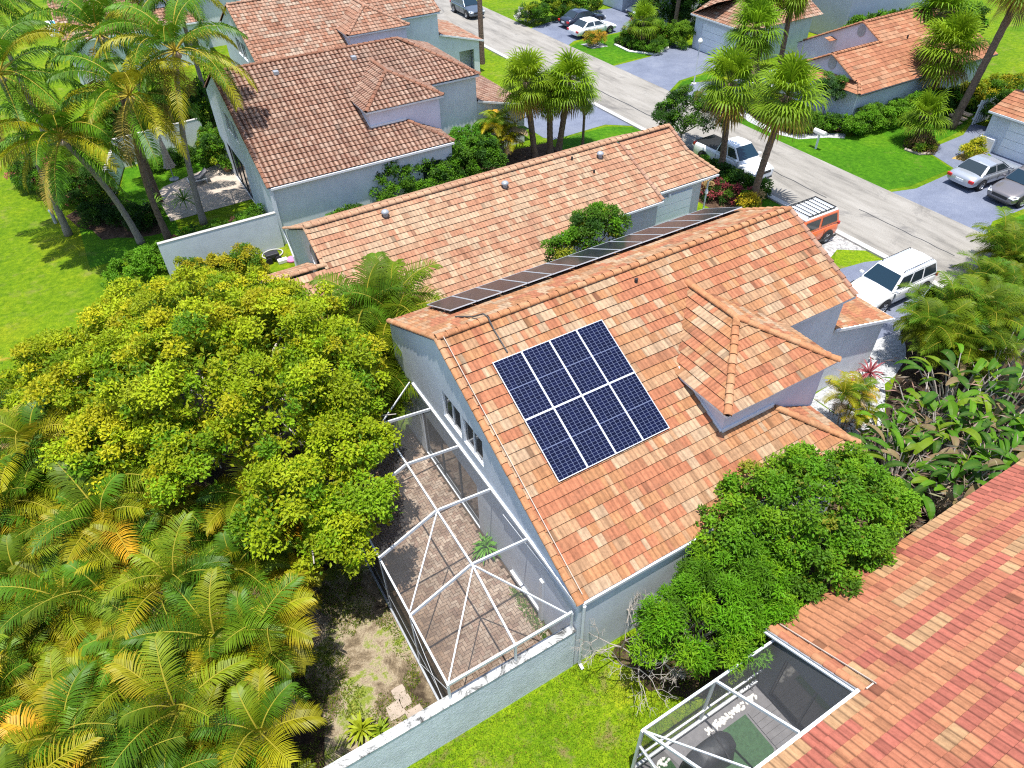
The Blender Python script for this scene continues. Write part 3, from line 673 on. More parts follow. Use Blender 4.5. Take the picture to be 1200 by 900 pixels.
for x, y, z0 in ((45.13, 32.5, 3.62), (49.97, 34.3, 4.55)):
    v = MB(); c = Vector((x, y, z0))
    for k in range(20):
        a0, a1 = 2*PI*k/20, 2*PI*(k+1)/20
        v.add([c, c+Vector((-.02, .33*math.cos(a0), .38*math.sin(a0))), c+Vector((-.02, .33*math.cos(a1), .38*math.sin(a1)))], [(0, 2, 1)])
    v.build('gable_vent', 'grey_metal', nd)
tile_slope(rd, 'dormer_strip', (49.2, 36.2, 3.5), (1, 0), (0, 1), .3, lambda hh: (0, .9), .5, 'plain', 81)
MB().tube([(52.5, 32.2, dplane(32.2)), (52.5, 32.2, dplane(32.2)+.25)], .06, 8).build('vent_pipe', 'black_rubber', nd)

ne = thing('tiled_house', 'garage front with orange tiles behind the two parked cars across the street', 'house', (49.6, 22.9, 0))
re = tile_slope(ne, 'roof', (49.3, 15.5, 2.45), (0, 1), (1, 0), .42, lambda hh: (0, 7.6), 2.2, 'plain', 90)
w = MB(); wall_panel(w, (49.6, 22.95, 0), (0, -1), rect(0, 7.3, 0, 2.42), [rect(1.2, 6.4, .02, 2.1)], .18); w.box((49.78, 22.77, 0), (58, 22.95, 2.5)); w.box((49.78, 15.7, 0), (58, 15.9, 2.5)); w.build('wall', 'stucco_blue', ne)
w = MB(); w.box((51.5, 14.8, 2.4), (60, 22.7, 5.5)); w.build('upper_wall', 'stucco_lavender', ne)
tile_slope(ne, 'upper_roof', (51.2, 14.5, 5.5), (0, 1), (1, 0), .42, lambda hh: (hh, 8.5-hh), 4.2, 'plain', 91)
tile_slope(ne, 'upper_roof', (51.2, 23.0, 5.5), (1, 0), (0, -1), .42, lambda hh: (hh, 9), 4.2, 'plain', 92)
gd = MB()
for i in range(4): gd.box((49.66, 16.5, .02+i*.52), (49.72, 21.8, .52+i*.52))
gd.build('garage_door', 'garage_white', ne)
MB().box((49.2, 22.0, 0), (49.55, 23.0, .9)).build('planter_wall', 'stucco_white', ne)
gutter(ne, (49.25, 15.5, 2.4), (49.25, 23.1, 2.4))

nf = thing('tiled_house', 'small white garage with a pinkish tiled roof behind the street palms', 'house', (48.2, 49.5, 0))
rf = tile_slope(nf, 'roof', (47.9, 43.2, 2.8), (0, 1), (1, 0), .48, lambda hh: (hh*.9, 6.6-hh*.2), 3., 'sand', 95)
tile_slope(rf, 'side_slope', (47.9, 49.8, 2.8), (1, 0), (0, -1), .48, lambda hh: (0, 9), 3., 'sand', 96); tile_slope(rf, 'side_slope', (47.9, 43.2, 2.8), (1, 0), (0, 1), .48, lambda hh: (hh, 9), 3., 'sand', 97)
w = MB(); wall_panel(w, (48.2, 49.5, 0), (0, -1), rect(0, 6, 0, 2.78), [rect(.9, 5.0, .02, 2.25)], .18); w.box((48.38, 49.32, 0), (56, 49.5, 2.8)); w.box((48.38, 43.5, 0), (56, 43.68, 2.8)); w.build('wall', 'stucco_blue', nf)
gd = MB()
for i in range(4): gd.box((48.28, 44.5, .02+i*.56), (48.33, 48.6, .56+i*.56))
gd.build('garage_door', 'garage_white', nf); gutter(nf, (47.85, 43.2, 2.75), (47.85, 49.8, 2.75))

ng = thing('house', 'plain lavender walled house behind the tall palms at the top edge', 'house', (62, 46, 0))
w = MB(); w.box((60.5, 43.2, 0), (72, 52, 4.6)); w.build('wall', 'stucco_lavender', ng)
rg = tile_slope(ng, 'roof', (60.1, 42.8, 4.6), (1, 0), (0, 1), .45, lambda hh: (hh, 12-hh*.2), 4.6, 'sand', 98); tile_slope(rg, 'side_slope', (60.1, 42.8, 4.6), (0, 1), (1, 0), .45, lambda hh: (hh, 9.4-hh), 4.6, 'sand', 99)
nk = thing('house', 'white house front with an open carport behind the parked white sedan', 'house', (50, 59, 0))
w = MB(); w.box((50.4, 55.5, 0), (58, 57.8, 3.)); w.box((50.4, 62.6, 0), (58, 66, 3.)); w.box((54, 57.8, 0), (58, 62.6, 3.)); w.build('wall', 'stucco_blue', nk); MB().box((50, 57.3, 0), (50.4, 57.7, 3)).build('post', 'white_trim', nk)
tile_slope(nk, 'roof', (50, 55.2, 3.05), (0, 1), (1, 0), .45, lambda hh: (hh, 11-hh), 4.5, 'sand', 101)
# ------------------------------------------------------------------ solar panels: every panel a thing of its own
def roof_pt(x, y, off): # point above the right slope of the main house
    c = 1/math.sqrt(1+T*T); return Vector((x, y, 3.32+T*(y-7.68)))+Vector((0, -T*c, c))*off
def roof_pt_left(x, y, off):
    c = 1/math.sqrt(1+T*T); return Vector((x, y, 7.03-T*(y-15.36)))+Vector((0, T*c, c))*off
def solar_panel(label, group, P, u, v, nrm, w, l, cells):
    """P centre, u width direction, v length direction"""
    t = thing('solar_panel', label, 'solar panel', P, group)
    th = .035; fr = MB(); b = .024
    def bar(a0, a1, c0, c1):
        vs = [P+u*a+v*c+nrm*k for k in (-th, 0) for a, c in ((a0, c0), (a1, c0), (a1, c1), (a0, c1))]
        fr.add(vs, [(3,2,1,0),(4,5,6,7),(0,1,5,4),(1,2,6,5),(2,3,7,6),(3,0,4,7)])
    bar(-w/2, w/2, -l/2, -l/2+b); bar(-w/2, w/2, l/2-b, l/2); bar(-w/2, -w/2+b, -l/2+b, l/2-b); bar(w/2-b, w/2, -l/2+b, l/2-b)
    fr.build('frame', 'panel_frame', t)
    q = [(-w/2+b, -l/2+b), (w/2-b, -l/2+b), (w/2-b, l/2-b), (-w/2+b, l/2-b)]
    mesh_arrays('cell_face', [P+u*a+v*c-nrm*.005 for a, c in q], [[0, 1, 2, 3]], cells, t, uv=[(0, 0), (1, 0), (1, 1), (0, 1)])
    bk = MB().add([P+u*a+v*c-nrm*.03 for a, c in q], [(0, 3, 2, 1)]); bk.build('back_sheet', 'black_plastic', t)
    ft = MB()
    for a in (-w*.3, w*.3):
        for c in (-l*.35, l*.35): ft.beam(P+u*a+v*c-nrm*th, P+u*a+v*c-nrm*.125, .05, .05, u)
    ft.build('mounting_foot', 'grey_metal', t)
c = 1/math.sqrt(1+T*T)
ordn = ['nearest the gable edge', 'second from the gable edge', 'third from the gable edge', 'farthest from the gable edge']
for r, (row, y) in enumerate((('upper', 13.19), ('lower', 11.36))):
    for i in range(4):
        x = 7.98+i*1.008
        solar_panel(f'blue panel in the {row} row of the eight panel array, {ordn[i]}', 'solar panels in the eight panel array',
                    roof_pt(x, y, .13), Vector((1, 0, 0)), Vector((0, c, T*c)), Vector((0, -T*c, c)), 1.0, 2.025, 'pv_cells')
# single row on the slope behind the ridge
nth = ['first', 'second', 'third', 'fourth', 'fifth', 'sixth', 'seventh', 'eighth', 'ninth', 'tenth', 'eleventh', 'twelfth', 'thirteenth']
for i in range(13):
    x = 8.28+i*1.022
    solar_panel(f'dark panel in the single row behind the ridge, {nth[i]} counting from the gable end', 'solar panels in the row behind the ridge',
                roof_pt_left(x, 18.36, .20), Vector((1, 0, 0)), Vector((0, -c, T*c)), Vector((0, T*c, c)), 1.0, 2.2, 'pv_cells_dark')
rl = MB()
for y in (17.9, 18.9): rl.beam(roof_pt_left(7.8, y, .12), roof_pt_left(21.1, y, .12), .04, .04)
tag(rl.build('mounting_rail', 'panel_frame'), 'pale metal rails carrying the row of dark panels behind the ridge', 'rail')

# ------------------------------------------------------------------ screened patio cage of the main house
cg = thing('pool_cage', 'white framed screen enclosure over the brick patio of the main house', 'screen enclosure', (2.45, 7.75, 0))
xl, xr, xm, zl, zm, zh = 2.46, 6.2, 4.40, 2.80, 3.68, 3.34
ys = [18.1, 16.25, 14.2, 12.1, 9.97]; yf, yb = 7.75, 18.4
f = MB(); f.beam((xl, yf-.03, zl), (xl, yb, zl), .05, .08); f.build('side_rail', 'white_metal', cg)
f = MB(); f.beam((xl+.03, yf, zl+.02), (xr, yf, zl+.07), .06, .10); f.build('front_rail', 'white_metal', cg)
f = MB(); f.beam((xm, ys[1], zm), (xm, ys[4], zm), .05, .09); f.build('ridge_rail', 'white_metal', cg)
f = MB(); f.beam((xm, ys[4], zm), (4.42, yf+.04, zl+.07), .05, .08); f.build('hip_rail', 'white_metal', cg)
for y in ys[1:]:
    f = MB(); f.beam((xl, y, zl), (xm-.03, y, zm), .05, .10); f.beam((xm+.03, y, zm), (xr+.02, y+.12, zh), .05, .10); f.build('rafter', 'white_metal', cg)
for a, b in (((xm, ys[4]-.06, zm-.02), (xl+.05, yf+.06, zl)), ((xm+.04, ys[4]-.06, zm-.02), (xr-.15, yf+.06, zl+.06)), ((xm-.03, ys[3]-.05, zm-.02), (xl+.05, ys[4]+.12, zl)), ((xm, ys[1], zm), (xl+.05, 18.0, zl)), ((xm, ys[1], zm), (xr, 18.0, zh))):
    MB().beam(a, b, .035, .06).build('brace', 'white_metal', cg)
for x, y, z0, z1 in ((xl, yf, 2.07, zl-.05), (4.42, yf, 2.07, zl), (xr, yf, 2.07, zl), (xl, ys[4], 0, zl-.05), (xl, ys[3], 0, zl-.05), (xl, ys[2], 0, zl-.05), (xl, ys[1], 0, zl-.05)):
    MB().box((x-.03, y-.03, z0), (x+.03, y+.03, z1)).build('post', 'white_metal', cg)
MB().beam((xl-.002, yf+.05, .95), (xl-.002, yb, .95), .03, .05).build('mid_rail', 'grey_metal', cg)
MB().beam((xl-.03, yf+.1, .06), (xl-.03, yb, .06), .07, .10).build('base_rail', 'grey_metal', cg)
f = MB()
for y0, y1, z0, z1 in ((7.8, 9.9, .2, 2.5), (7.8, 9.9, 2.5, .2)): f.beam((xl-.02, y0, z0), (xl-.02, y1, z1), .012, .02)
f.build('tie_rod', 'white_metal', cg)
def quad_sheet(pts, m, name): MB().add(pts, [tuple(range(len(pts)))]).build(name, m, cg)
quad_sheet([(xl, ys[1], zl-.02), (xm, ys[1], zm-.02), (xm, ys[4], zm-.02), (xl, ys[4], zl-.02)], 'screen_roof', 'screen')
quad_sheet([(xm, ys[1], zm-.02), (xr, ys[1], zh-.02), (xr, ys[4], zh-.02), (xm, ys[4], zm-.02)], 'screen_roof', 'screen')
quad_sheet([(xl, ys[4], zl-.02), (xm, ys[4], zm-.02), (4.42, yf, zl+.03), (xl, yf, zl-.02)], 'screen_roof', 'screen')
quad_sheet([(xm, ys[4], zm-.02), (xr, ys[4], zh-.02), (xr, yf, zl+.03), (4.42, yf, zl+.03)], 'screen_roof', 'screen')
quad_sheet([(xl-.01, yf+.05, .1), (xl-.01, yb, .1), (xl-.01, yb, zl-.05), (xl-.01, yf+.05, zl-.05)], 'screen_wall', 'side_screen')
quad_sheet([(xl+.05, yf, 2.1), (xr, yf, 2.1), (xr, yf, zl), (xl+.05, yf, zl-.02)], 'screen_roof', 'screen')

# herringbone brick floor under the cage
V, Q, C = [], [], []
bw, bl = .105, .21; g = np.random.default_rng(5)
def brick(x0, y0, x1, y1):
    gp = .006; z = .05+g.uniform(-.004, .004); n = len(V)
    cx, cy = (x0+x1)/2, (y0+y1)/2
    V.extend([(x0+gp, y0+gp, z), (x1-gp, y0+gp, z), (x1-gp, y1-gp, z), (x0+gp, y1-gp, z)]); Q.append((n, n+1, n+2, n+3))
    b = np.array([(.235,.165,.118),(.27,.20,.148),(.205,.135,.097),(.30,.235,.18)][g.integers(4)])*g.uniform(.85, 1.15)
    dirt = 1/(1+math.exp((cx-3.4-.35*math.sin(cy*1.3))*3)); b = b*(1-dirt)+np.array((.15, .095, .055))*dirt*g.uniform(.75, 1.2)
    C.extend([b]*4)
a45 = PI/4
for i in range(-4, 110):
    for j in range(-4, 110):
        # herringbone cell in its own axes, then turned to the house axes
        k = (i-j) % 4
        ox, oy = i*bw, j*bw
        if k == 0: r = (ox, oy, ox+bl, oy+bw)
        elif k == 2: r = (ox, oy, ox+bw, oy+bl) if False else None
        else: r = None
        if k == 3: r = (ox, oy-bw+bw, ox+bw, oy+bl) 
        if r is None: continue
        X0, Y0 = r[0]+2.45, r[1]+7.85
        X1, Y1 = r[2]+2.45, r[3]+7.85
        if X0 < 2.5 or X1 > 6.25 or Y0 < 7.85 or Y1 > 18.6: continue
        brick(X0, Y0, X1, Y1)
o = mesh_arrays('brick_patio', V, Q, 'paver', None, np.array(C)); structure(o)
sheet('patio_bed', [(2.4, 7.7), (6.3, 7.7), (6.3, 18.8), (2.4, 18.8)], .040, 'litter_and_shade')

# ------------------------------------------------------------------ garden walls
def garden_wall(label, p, q, h, th=.2, m='garden_wall_stucco', capm='weathered_cap'):
    p, q = Vector((*p, 0)), Vector((*q, 0)); t = thing('garden_wall', label, 'wall', p)
    d = (q-p).normalized(); n = Vector((-d.y, d.x, 0))*th/2
    k = max(2, int((q-p).length/.5)); b = MB(); b.prism([(p+n).to_tuple()[:2], (q+n).to_tuple()[:2], (q-n).to_tuple()[:2], (p-n).to_tuple()[:2]], 0, h-.04); b.build('wall', m, t)
    n2 = n*1.12; c = MB(); c.prism([(p+n2).to_tuple()[:2], (q+n2).to_tuple()[:2], (q-n2).to_tuple()[:2], (p-n2).to_tuple()[:2]], h-.04, h); c.build('wall_cap', capm, t)
    return t
garden_wall('pale blue stucco wall below the screen cage, its top mottled white and black', (-1.2, 7.72), (6.26, 7.72), 2.07, .24)
garden_wall('long grey blue stucco wall between the two back gardens', (.3, 35.65), (6.3, 35.65), 2.05, .2, 'stucco_blue', 'concrete_pale')
garden_wall('white garden wall behind the folded parasol', (.2, 51.3), (5.9, 51.9), 1.9, .2, 'stucco_white', 'concrete_pale')
garden_wall('low white wall end beside the coconut trunks', (-.8, 47.4), (.2, 51.2), 1.6, .18, 'stucco_white', 'concrete_pale')

# ------------------------------------------------------------------ screened grill patio of the near right house
rc = thing('pool_cage', 'grey framed screen enclosure over the patio with the covered grill', 'screen enclosure', (5.95, 4.42, 0))
def rb(a, b, name='rail', w=.06, h=.08, m='white_metal'): MB().beam(a, b, w, h).build(name, m, rc)
rb((5.95, 4.42, 2.66), (10.35, 4.42, 2.70), 'top_rail'); rb((8.26, 4.38, 2.70), (8.42, 2.28, 3.92), 'rafter'); rb((5.97, 4.38, 2.66), (6.3, 2.28, 3.90), 'rafter')
rb((5.97, 4.42, 1.75), (5.97, 2.3, 1.75), 'mid_rail'); rb((5.97, 4.40, 1.02), (10.35, 4.40, 1.02), 'mid_rail', .05, .07); rb((5.97, 4.40, .35), (10.35, 4.40, .35), 'base_rail', .08, .1)
for x in (5.95, 8.25): rb((x, 4.42, 0), (x, 4.42, 2.66), 'post', .07, .07)
rb((7.0, 2.3, 3.86), (5.97, 4.4, 2.66), 'brace', .04, .05); rb((5.97, 2.3, 3.9), (5.97, 2.3, 0), 'post')
MB().add([(6, 4.42, .4), (10.35, 4.42, .4), (10.35, 4.42, 2.66), (6, 4.42, 2.62)], [(0, 1, 2, 3)]).build('side_screen', 'screen_wall_thin', rc)
MB().add([(6, 4.40, 2.64), (10.35, 4.40, 2.66), (10.4, 2.28, 3.86), (6.3, 2.28, 3.86)], [(0, 1, 2, 3)]).build('screen', 'screen_roof', rc)
MB().add([(5.96, 4.40, .1), (5.96, 2.3, .1), (5.96, 2.3, 3.86), (5.96, 4.40, 2.6)], [(0, 1, 2, 3)]).build('side_screen', 'screen_wall_thin', rc)
sheet('patio_slab', [(5.9, 4.5), (10.45, 4.5), (10.45, 1.9), (.9, 1.9), (.9, 2.5), (5.9, 2.5)], .03, 'deck_grey')
tf = MB(); tf.prism([(8.0, 3.95), (9.55, 3.95), (9.55, 2.9), (8.9, 2.3), (7.0, 2.3), (7.0, 3.05), (8.0, 3.05)], .034, .06); structure(tf.build('artificial_turf', 'turf_green'))
tf = MB(); tf.prism([(6.1, 4.2), (7.0, 4.2), (7.0, 3.1), (6.1, 3.1)], .034, .06); structure(tf.build('artificial_turf', 'turf_green'))
dk = MB()
for i in range(9): dk.box((9.62, 3.93-i*.17, .034), (10.40, 3.93-i*.17-.155, .075))
structure(dk.build('deck_boards', 'deck_grey'))
pb = MB(); g = random.Random(3)
for i in range(150):
    x = g.uniform(8.3, 10.2) if i < 100 else g.uniform(6.1, 7.0); y = 4.16+g.uniform(-.09, .09); r = g.uniform(.03, .055)
    pb.lathe((x, y, .05), [(0, -r*.6), (r, 0), (r*.6, r*.7), (0, r*.8)], 6)
tag(pb.build('pebble_border', 'pebble_white'), 'line of white pebbles along the grill patio screen', 'pebbles', kind='stuff')
# grill under its dark cover
gl = thing('covered_grill', 'dark fabric covered grill on the artificial turf patio', 'grill', (7.75, 3.55, 0))
cv = MB(); prof = [(.06, .80, .36, .0), (.5, .76, .34, .02), (.85, .74, .32, .0), (.93, .62, .30, 0), (1.08, .44, .26, .0), (1.15, .36, .16, 0), (1.17, .0, .0, 0)]
vs, fs = [], []; nn = 28
for k, (z, rx, ry, _) in enumerate(prof):
    for i in range(nn):
        a = 2*PI*i/nn; ca, sa = math.cos(a), math.sin(a); e = .55
        wob = 1+(.08 if z < .6 else .02)*math.sin(a*5+k)+.03*math.sin(a*9)
        vs.append((7.75+rx*wob*math.copysign(abs(ca)**e, ca), 3.55+ry*wob*math.copysign(abs(sa)**e, sa), z+(.05*math.sin(a*3) if k == 0 else 0)))
for k in range(len(prof)-1):
    for i in range(nn): fs.append((k*nn+i, k*nn+(i+1) % nn, (k+1)*nn+(i+1) % nn, (k+1)*nn+i))
cv.add(vs, fs); cv.build('cover', 'grill_cover', gl, True, subsurf=1)
st = MB(); st.tube([(7.95, 3.17, .95), (7.95, 3.17, 1.02), (7.95, 3.4, 1.14), (7.95, 3.6, 1.185), (7.95, 3.86, 1.04)], .02, 6); st.build('strap', 'black_rubber', gl)
for x in (7.2, 8.3): MB().tube([(x, 3.5, 0), (x, 3.6, .12)], .04, 8).build('leg', 'black_plastic', gl)

# ------------------------------------------------------------------ small garden things
# folded parasol
um = thing('garden_parasol', 'folded taupe parasol standing on the pale paved patio', 'parasol', (2.8, 47.5, 0))
MB().tube([(2.8, 47.5, .05), (2.8, 47.5, 2.75)], .03, 8).build('pole', 'grey_metal', um)
b = MB(); vs, fs = [], []; nn = 24
pr = [(2.72, .03), (2.5, .10), (2.0, .17), (1.5, .20), (1.1, .25), (.85, .31)]
for k, (z, r) in enumerate(pr):
    for i in range(nn):
        a = 2*PI*i/nn; rr = r*(1+.28*math.cos(a*8)*(k/5)); vs.append((2.8+rr*math.cos(a), 47.5+rr*math.sin(a), z))
for k in range(len(pr)-1):
    for i in range(nn): fs.append((k*nn+i, (k+1)*nn+i, (k+1)*nn+(i+1) % nn, k*nn+(i+1) % nn))
b.add(vs, fs).build('canopy', 'umbrella_cloth', um, True)
MB().lathe((2.8, 47.5, .02), [(0, 0), (.3, 0), (.3, .06), (.08, .12), (0, .12)], 16).build('base', 'grey_metal', um)
# patio lounge chair
lo = thing('patio_lounger', 'low lounge seat with grey cushion at the edge of the pale patio', 'lounger', (4.0, 46.1, 0))
MB().box((3.45, 45.75, .28), (4.55, 46.45, .34)).build('frame', 'white_metal', lo); MB().box((3.5, 45.8, .34), (4.2, 46.4, .44)).build('cushion', 'deck_grey', lo, bevel=.03)
MB().beam((4.2, 46.1, .40), (4.7, 46.1, .75), .6, .1).build('backrest', 'deck_grey', lo)
for x, y in ((3.5, 45.8), (3.5, 46.4), (4.5, 45.8), (4.5, 46.4)): MB().box((x-.025, y-.025, 0), (x+.025, y+.025, .28)).build('leg', 'white_metal', lo)
for x, y, r, n in ((6.05, 46.9, .28, 'round terracotta pot under the shrubs beside the patio'),):
    t = thing('plant_pot', n, 'pot', (x, y, 0)); MB().lathe((x, y, 0), [(0, 0), (r*.7, 0), (r, .5), (r*.85, .52), (r*.8, .4), (0, .4)], 16).build('pot', 'terracotta', t)
# things in the peach roofed neighbour's back yard
t = thing('garden_cart', 'small black wheeled garden cart on the grass behind the grey gable', 'cart', (5.4, 34.5, 0), None)
MB().box((5.0, 34.2, .25), (5.7, 34.65, .5)).build('tray', 'black_plastic', t, bevel=.04)
for x in (5.1, 5.6): MB().lathe((x, 34.15, .18), [(0, -.03), (.18, -.03), (.18, .03), (0, .03)], 14, 'y').build('wheel', 'tyre', t)
MB().tube([(5.0, 34.4, .5), (4.7, 34.4, .9)], .02, 6).build('handle', 'grey_metal', t)
for i, (x, y, s, m, n) in enumerate(((5.75, 34.0, .26, 'pebble_white', 'white storage crate on the grass by the grey gable'), (6.2, 33.9, .28, 'pink_cloth', 'pink cloth bundle lying by the downspout of the grey gable'))):
    q = MB(); q.lathe((x, y, 0), [(0, 0), (s, 0), (s*1.05, s*.4), (s*.7, s*.7), (0, s*.75)], 9) if m == 'pink_cloth' else q.box((x-s, y-s*.6, 0), (x+s, y+s*.6, s*.8))
    tag(q.build('cloth_bundle' if m == 'pink_cloth' else 'storage_crate', m, bevel=.03), n, 'bundle' if m == 'pink_cloth' else 'crate')
t = thing('tree_ring', 'round pale edged ring of grass in the back yard of the grey gable', 'garden ring', (5.2, 35.1, 0))
b = MB(); pts = [(5.5+.55*math.cos(2*PI*k/20), 35.05+.45*math.sin(2*PI*k/20), .06) for k in range(21)]; b.tube(pts, .035, 6); b.build('edging', 'concrete_pale', t)
# stepping stones by the cage
for i, (x, y, r, n) in enumerate(((1.55, 9.55, .20, 'rounded stepping stone nearest the screen cage corner'), (1.28, 9.15, .24, 'large rosy stepping stone nearest the yellow shrub'), (1.62, 9.22, .17, 'small broken stepping stone between two larger ones'), (1.72, 8.75, .22, 'oblong stepping stone against the mottled wall top'))):
    g = random.Random(i+4); b = MB(); w_ = r*(1.25 if i == 3 else 1.0)
    pl = [(x+g.uniform(.82, 1.08)*w_*sx, y+g.uniform(.82, 1.05)*r*sy) for sx, sy in ((-1, -1), (0, -1.05), (1, -.95), (1.02, .1), (.95, 1), (-.1, 1.03), (-1, .9))]
    b.prism(pl, .0, .055); tag(b.build('stepping_stone', 'stone_pale', bevel=.015), n, 'stepping stone', 'stepping stones beside the cage')
# lamps, poles, mailbox
def lamp_post(label, x, y, h, m='white_metal', globe=True):
    t = thing('lamp_post', label, 'lamp', (x, y, 0)); MB().tube([(x, y, 0), (x, y, h)], [.055, .04], 10).build('post', m, t)
    if globe:
        MB().lathe((x, y, h), [(0, -.02), (.16, .0), (.19, .12), (.12, .26), (.02, .34), (0, .34)], 14).build('lantern', 'lamp_globe', t, True); MB().lathe((x, y, 0), [(0, 0), (.22, 0), (.2, .07), (0, .08)], 14).build('base', 'concrete_pale', t)
    return t
lamp_post('slim white lamp post on the grass strip by the double driveway', 42.1, 42.4, 3.1)
t = thing('bollard_light', 'short pale bollard light on the lawn beside the mulch bed', 'light', (-4.3, 45.4, 0)); MB().tube([(-4.3, 45.4, 0), (-4.25, 45.4, .75)], .10, 12).build('post', 'concrete_pale', t); MB().lathe((-4.25, 45.4, .75), [(0, 0), (.14, 0), (.13, .1), (0, .14)], 12).build('cap', 'lamp_globe', t)
t = thing('garden_pole', 'thin pale pole leaning by the coconut palm trunks', 'pole', (-.3, 40.4, 0)); MB().tube([(-.35, 40.2, 0), (-.75, 40.7, 1.7)], .04, 8).build('pole', 'white_metal', t)
t = thing('utility_pole', 'tall brown wooden pole at the roadside by the top edge', 'pole', (30.3, 56.2, 0)); MB().tube([(30.3, 56.2, 0), (30.3, 56.2, 9)], [.24, .18], 12).build('pole', 'bark_brown', t)
t = thing('mailbox', 'white mailbox on a post at the edge of the lawn across the street', 'mailbox', (40.45, 28.6, 0))
MB().box((40.4, 28.55, 0), (40.5, 28.65, 1.05)).build('post', 'white_trim', t)
b = MB(); n = 10; vs = [(40.45+.14*math.cos(PI*k/n)*1, y, 1.15+.14*math.sin(PI*k/n)) for y in (28.15, 29.05) for k in range(n+1)]+[(40.31, 28.15, 1.03), (40.59, 28.15, 1.03), (40.31, 29.05, 1.03), (40.59, 29.05, 1.03)]
fs = [(k, k+1, n+2+k, n+1+k) for k in range(n)]+[tuple(range(n+1))+(2*n+2, 2*n+3)[:0], ]
b.add(vs, [f for f in fs]); b.box((40.31, 28.15, 1.03), (40.59, 29.05, 1.15)); b.build('box', 'pebble_white', t)
# pool far left
po = MB(); po.prism([(-1.2, 86.8), (1.4, 86.8), (1.4, 93), (-1.2, 93)], .02, .12); t = thing('swimming_pool', 'small blue pool with white edge glimpsed between palm fronds', 'pool', (0, 90, 0)); po.build('coping', 'white_trim', t)
MB().prism([(-.8, 87.3), (1.0, 87.3), (1.0, 92.5), (-.8, 92.5)], .125, .135).build('water', 'pool_blue', t)
# picket gate at the far right garden
t = thing('picket_gate', 'pale slatted gate between the two houses across the street', 'gate', (52.6, 25.4, 0))
b = MB()
for i in range(8): b.box((52.6+i*.3, 25.35, .05), (52.72+i*.3, 25.45, 1.7))
b.build('slats', 'white_trim', t); b = MB(); b.box((52.5, 25.45, .4), (54.9, 25.5, .5)); b.box((52.5, 25.45, 1.3), (54.9, 25.5, 1.4)); b.build('rail', 'white_trim', t)
t = thing('garden_arch', 'weathered wooden steps and boards in the planting by the slatted gate', 'steps', (52, 26.4, 0))
for i in range(3): MB().box((51.6+i*.5, 25.8, .1+i*.18), (52.05+i*.5, 27.0, .2+i*.18)).build('step', 'wood_pale', t)
t = thing('drain_cover', 'small round pale cover in the lawn by the right edge', 'cover', (43.2, 15.2, 0)); MB().lathe((43.2, 15.2, .01), [(0, 0), (.3, 0), (.28, .04), (0, .05)], 16).build('lid', 'concrete_pale', t)
# ------------------------------------------------------------------ vegetation
def cvar(base, n, g, v=.18): return np.array(base)[None, :]*g.uniform(1-v, 1+v, (n, 1))*g.uniform(1-v*.35, 1+v*.35, (n, 3))
def unit(a): return a/np.maximum(np.linalg.norm(a, axis=-1, keepdims=True), 1e-9)
def leaf_quads(P, D, N, l, w, col, fold=.0):
    """rhombic leaves: base P, direction D, face normal N"""
    S = unit(np.cross(D, N)); l = np.broadcast_to(l, (len(P),))[:, None]; w = np.broadcast_to(w, (len(P),))[:, None]
    V = np.stack([P, P+D*l*.45+S*w*.5+N*w*fold, P+D*l-N*l*.12, P+D*l*.45-S*w*.5+N*w*fold], 1).reshape(-1, 3)
    Q = np.arange(len(P)*4).reshape(-1, 4); C = np.repeat(col, 4, 0)
    return V, Q, C
def joinp(parts):
    Vs, Qs, Cs, b = [], [], [], 0
    for V, Q, C in parts: Vs.append(V); Qs.append(Q+b); Cs.append(C); b += len(V)
    return np.vstack(Vs), np.vstack(Qs), np.vstack(Cs)
def rosettes(cent, nrm, g, per, rad, l, w, pals, probs, up=.75, v=.24):
    """clusters of leaves radiating round each centre; one palette entry per cluster"""
    n = len(cent); k = n*per
    ci = np.repeat(np.arange(n), per)
    dirs = unit(g.normal(size=(k, 3))); dirs = unit(dirs+nrm[ci]*.55)
    P = cent[ci]+dirs*rad*g.uniform(.25, 1., (k, 1))*np.array([1, 1, .75])
    D = unit(dirs*.9+g.normal(size=(k, 3))*.35+np.array([0, 0, -.12])); N = unit(nrm[ci]*.4+np.array([0, 0, up])+g.normal(size=(k, 3))*.38)
    N = unit(N-D*(N*D).sum(1, keepdims=True))
    pi = g.choice(len(pals), n, p=np.array(probs)/sum(probs)); base = np.array(pals)[pi][ci]
    col = base*g.uniform(1-v, 1+v, (k, 1))*g.uniform(.93, 1.07, (k, 3))
    return leaf_quads(P, D, N, l*g.uniform(.7, 1.25, k), w*g.uniform(.75, 1.2, k), col, .12)
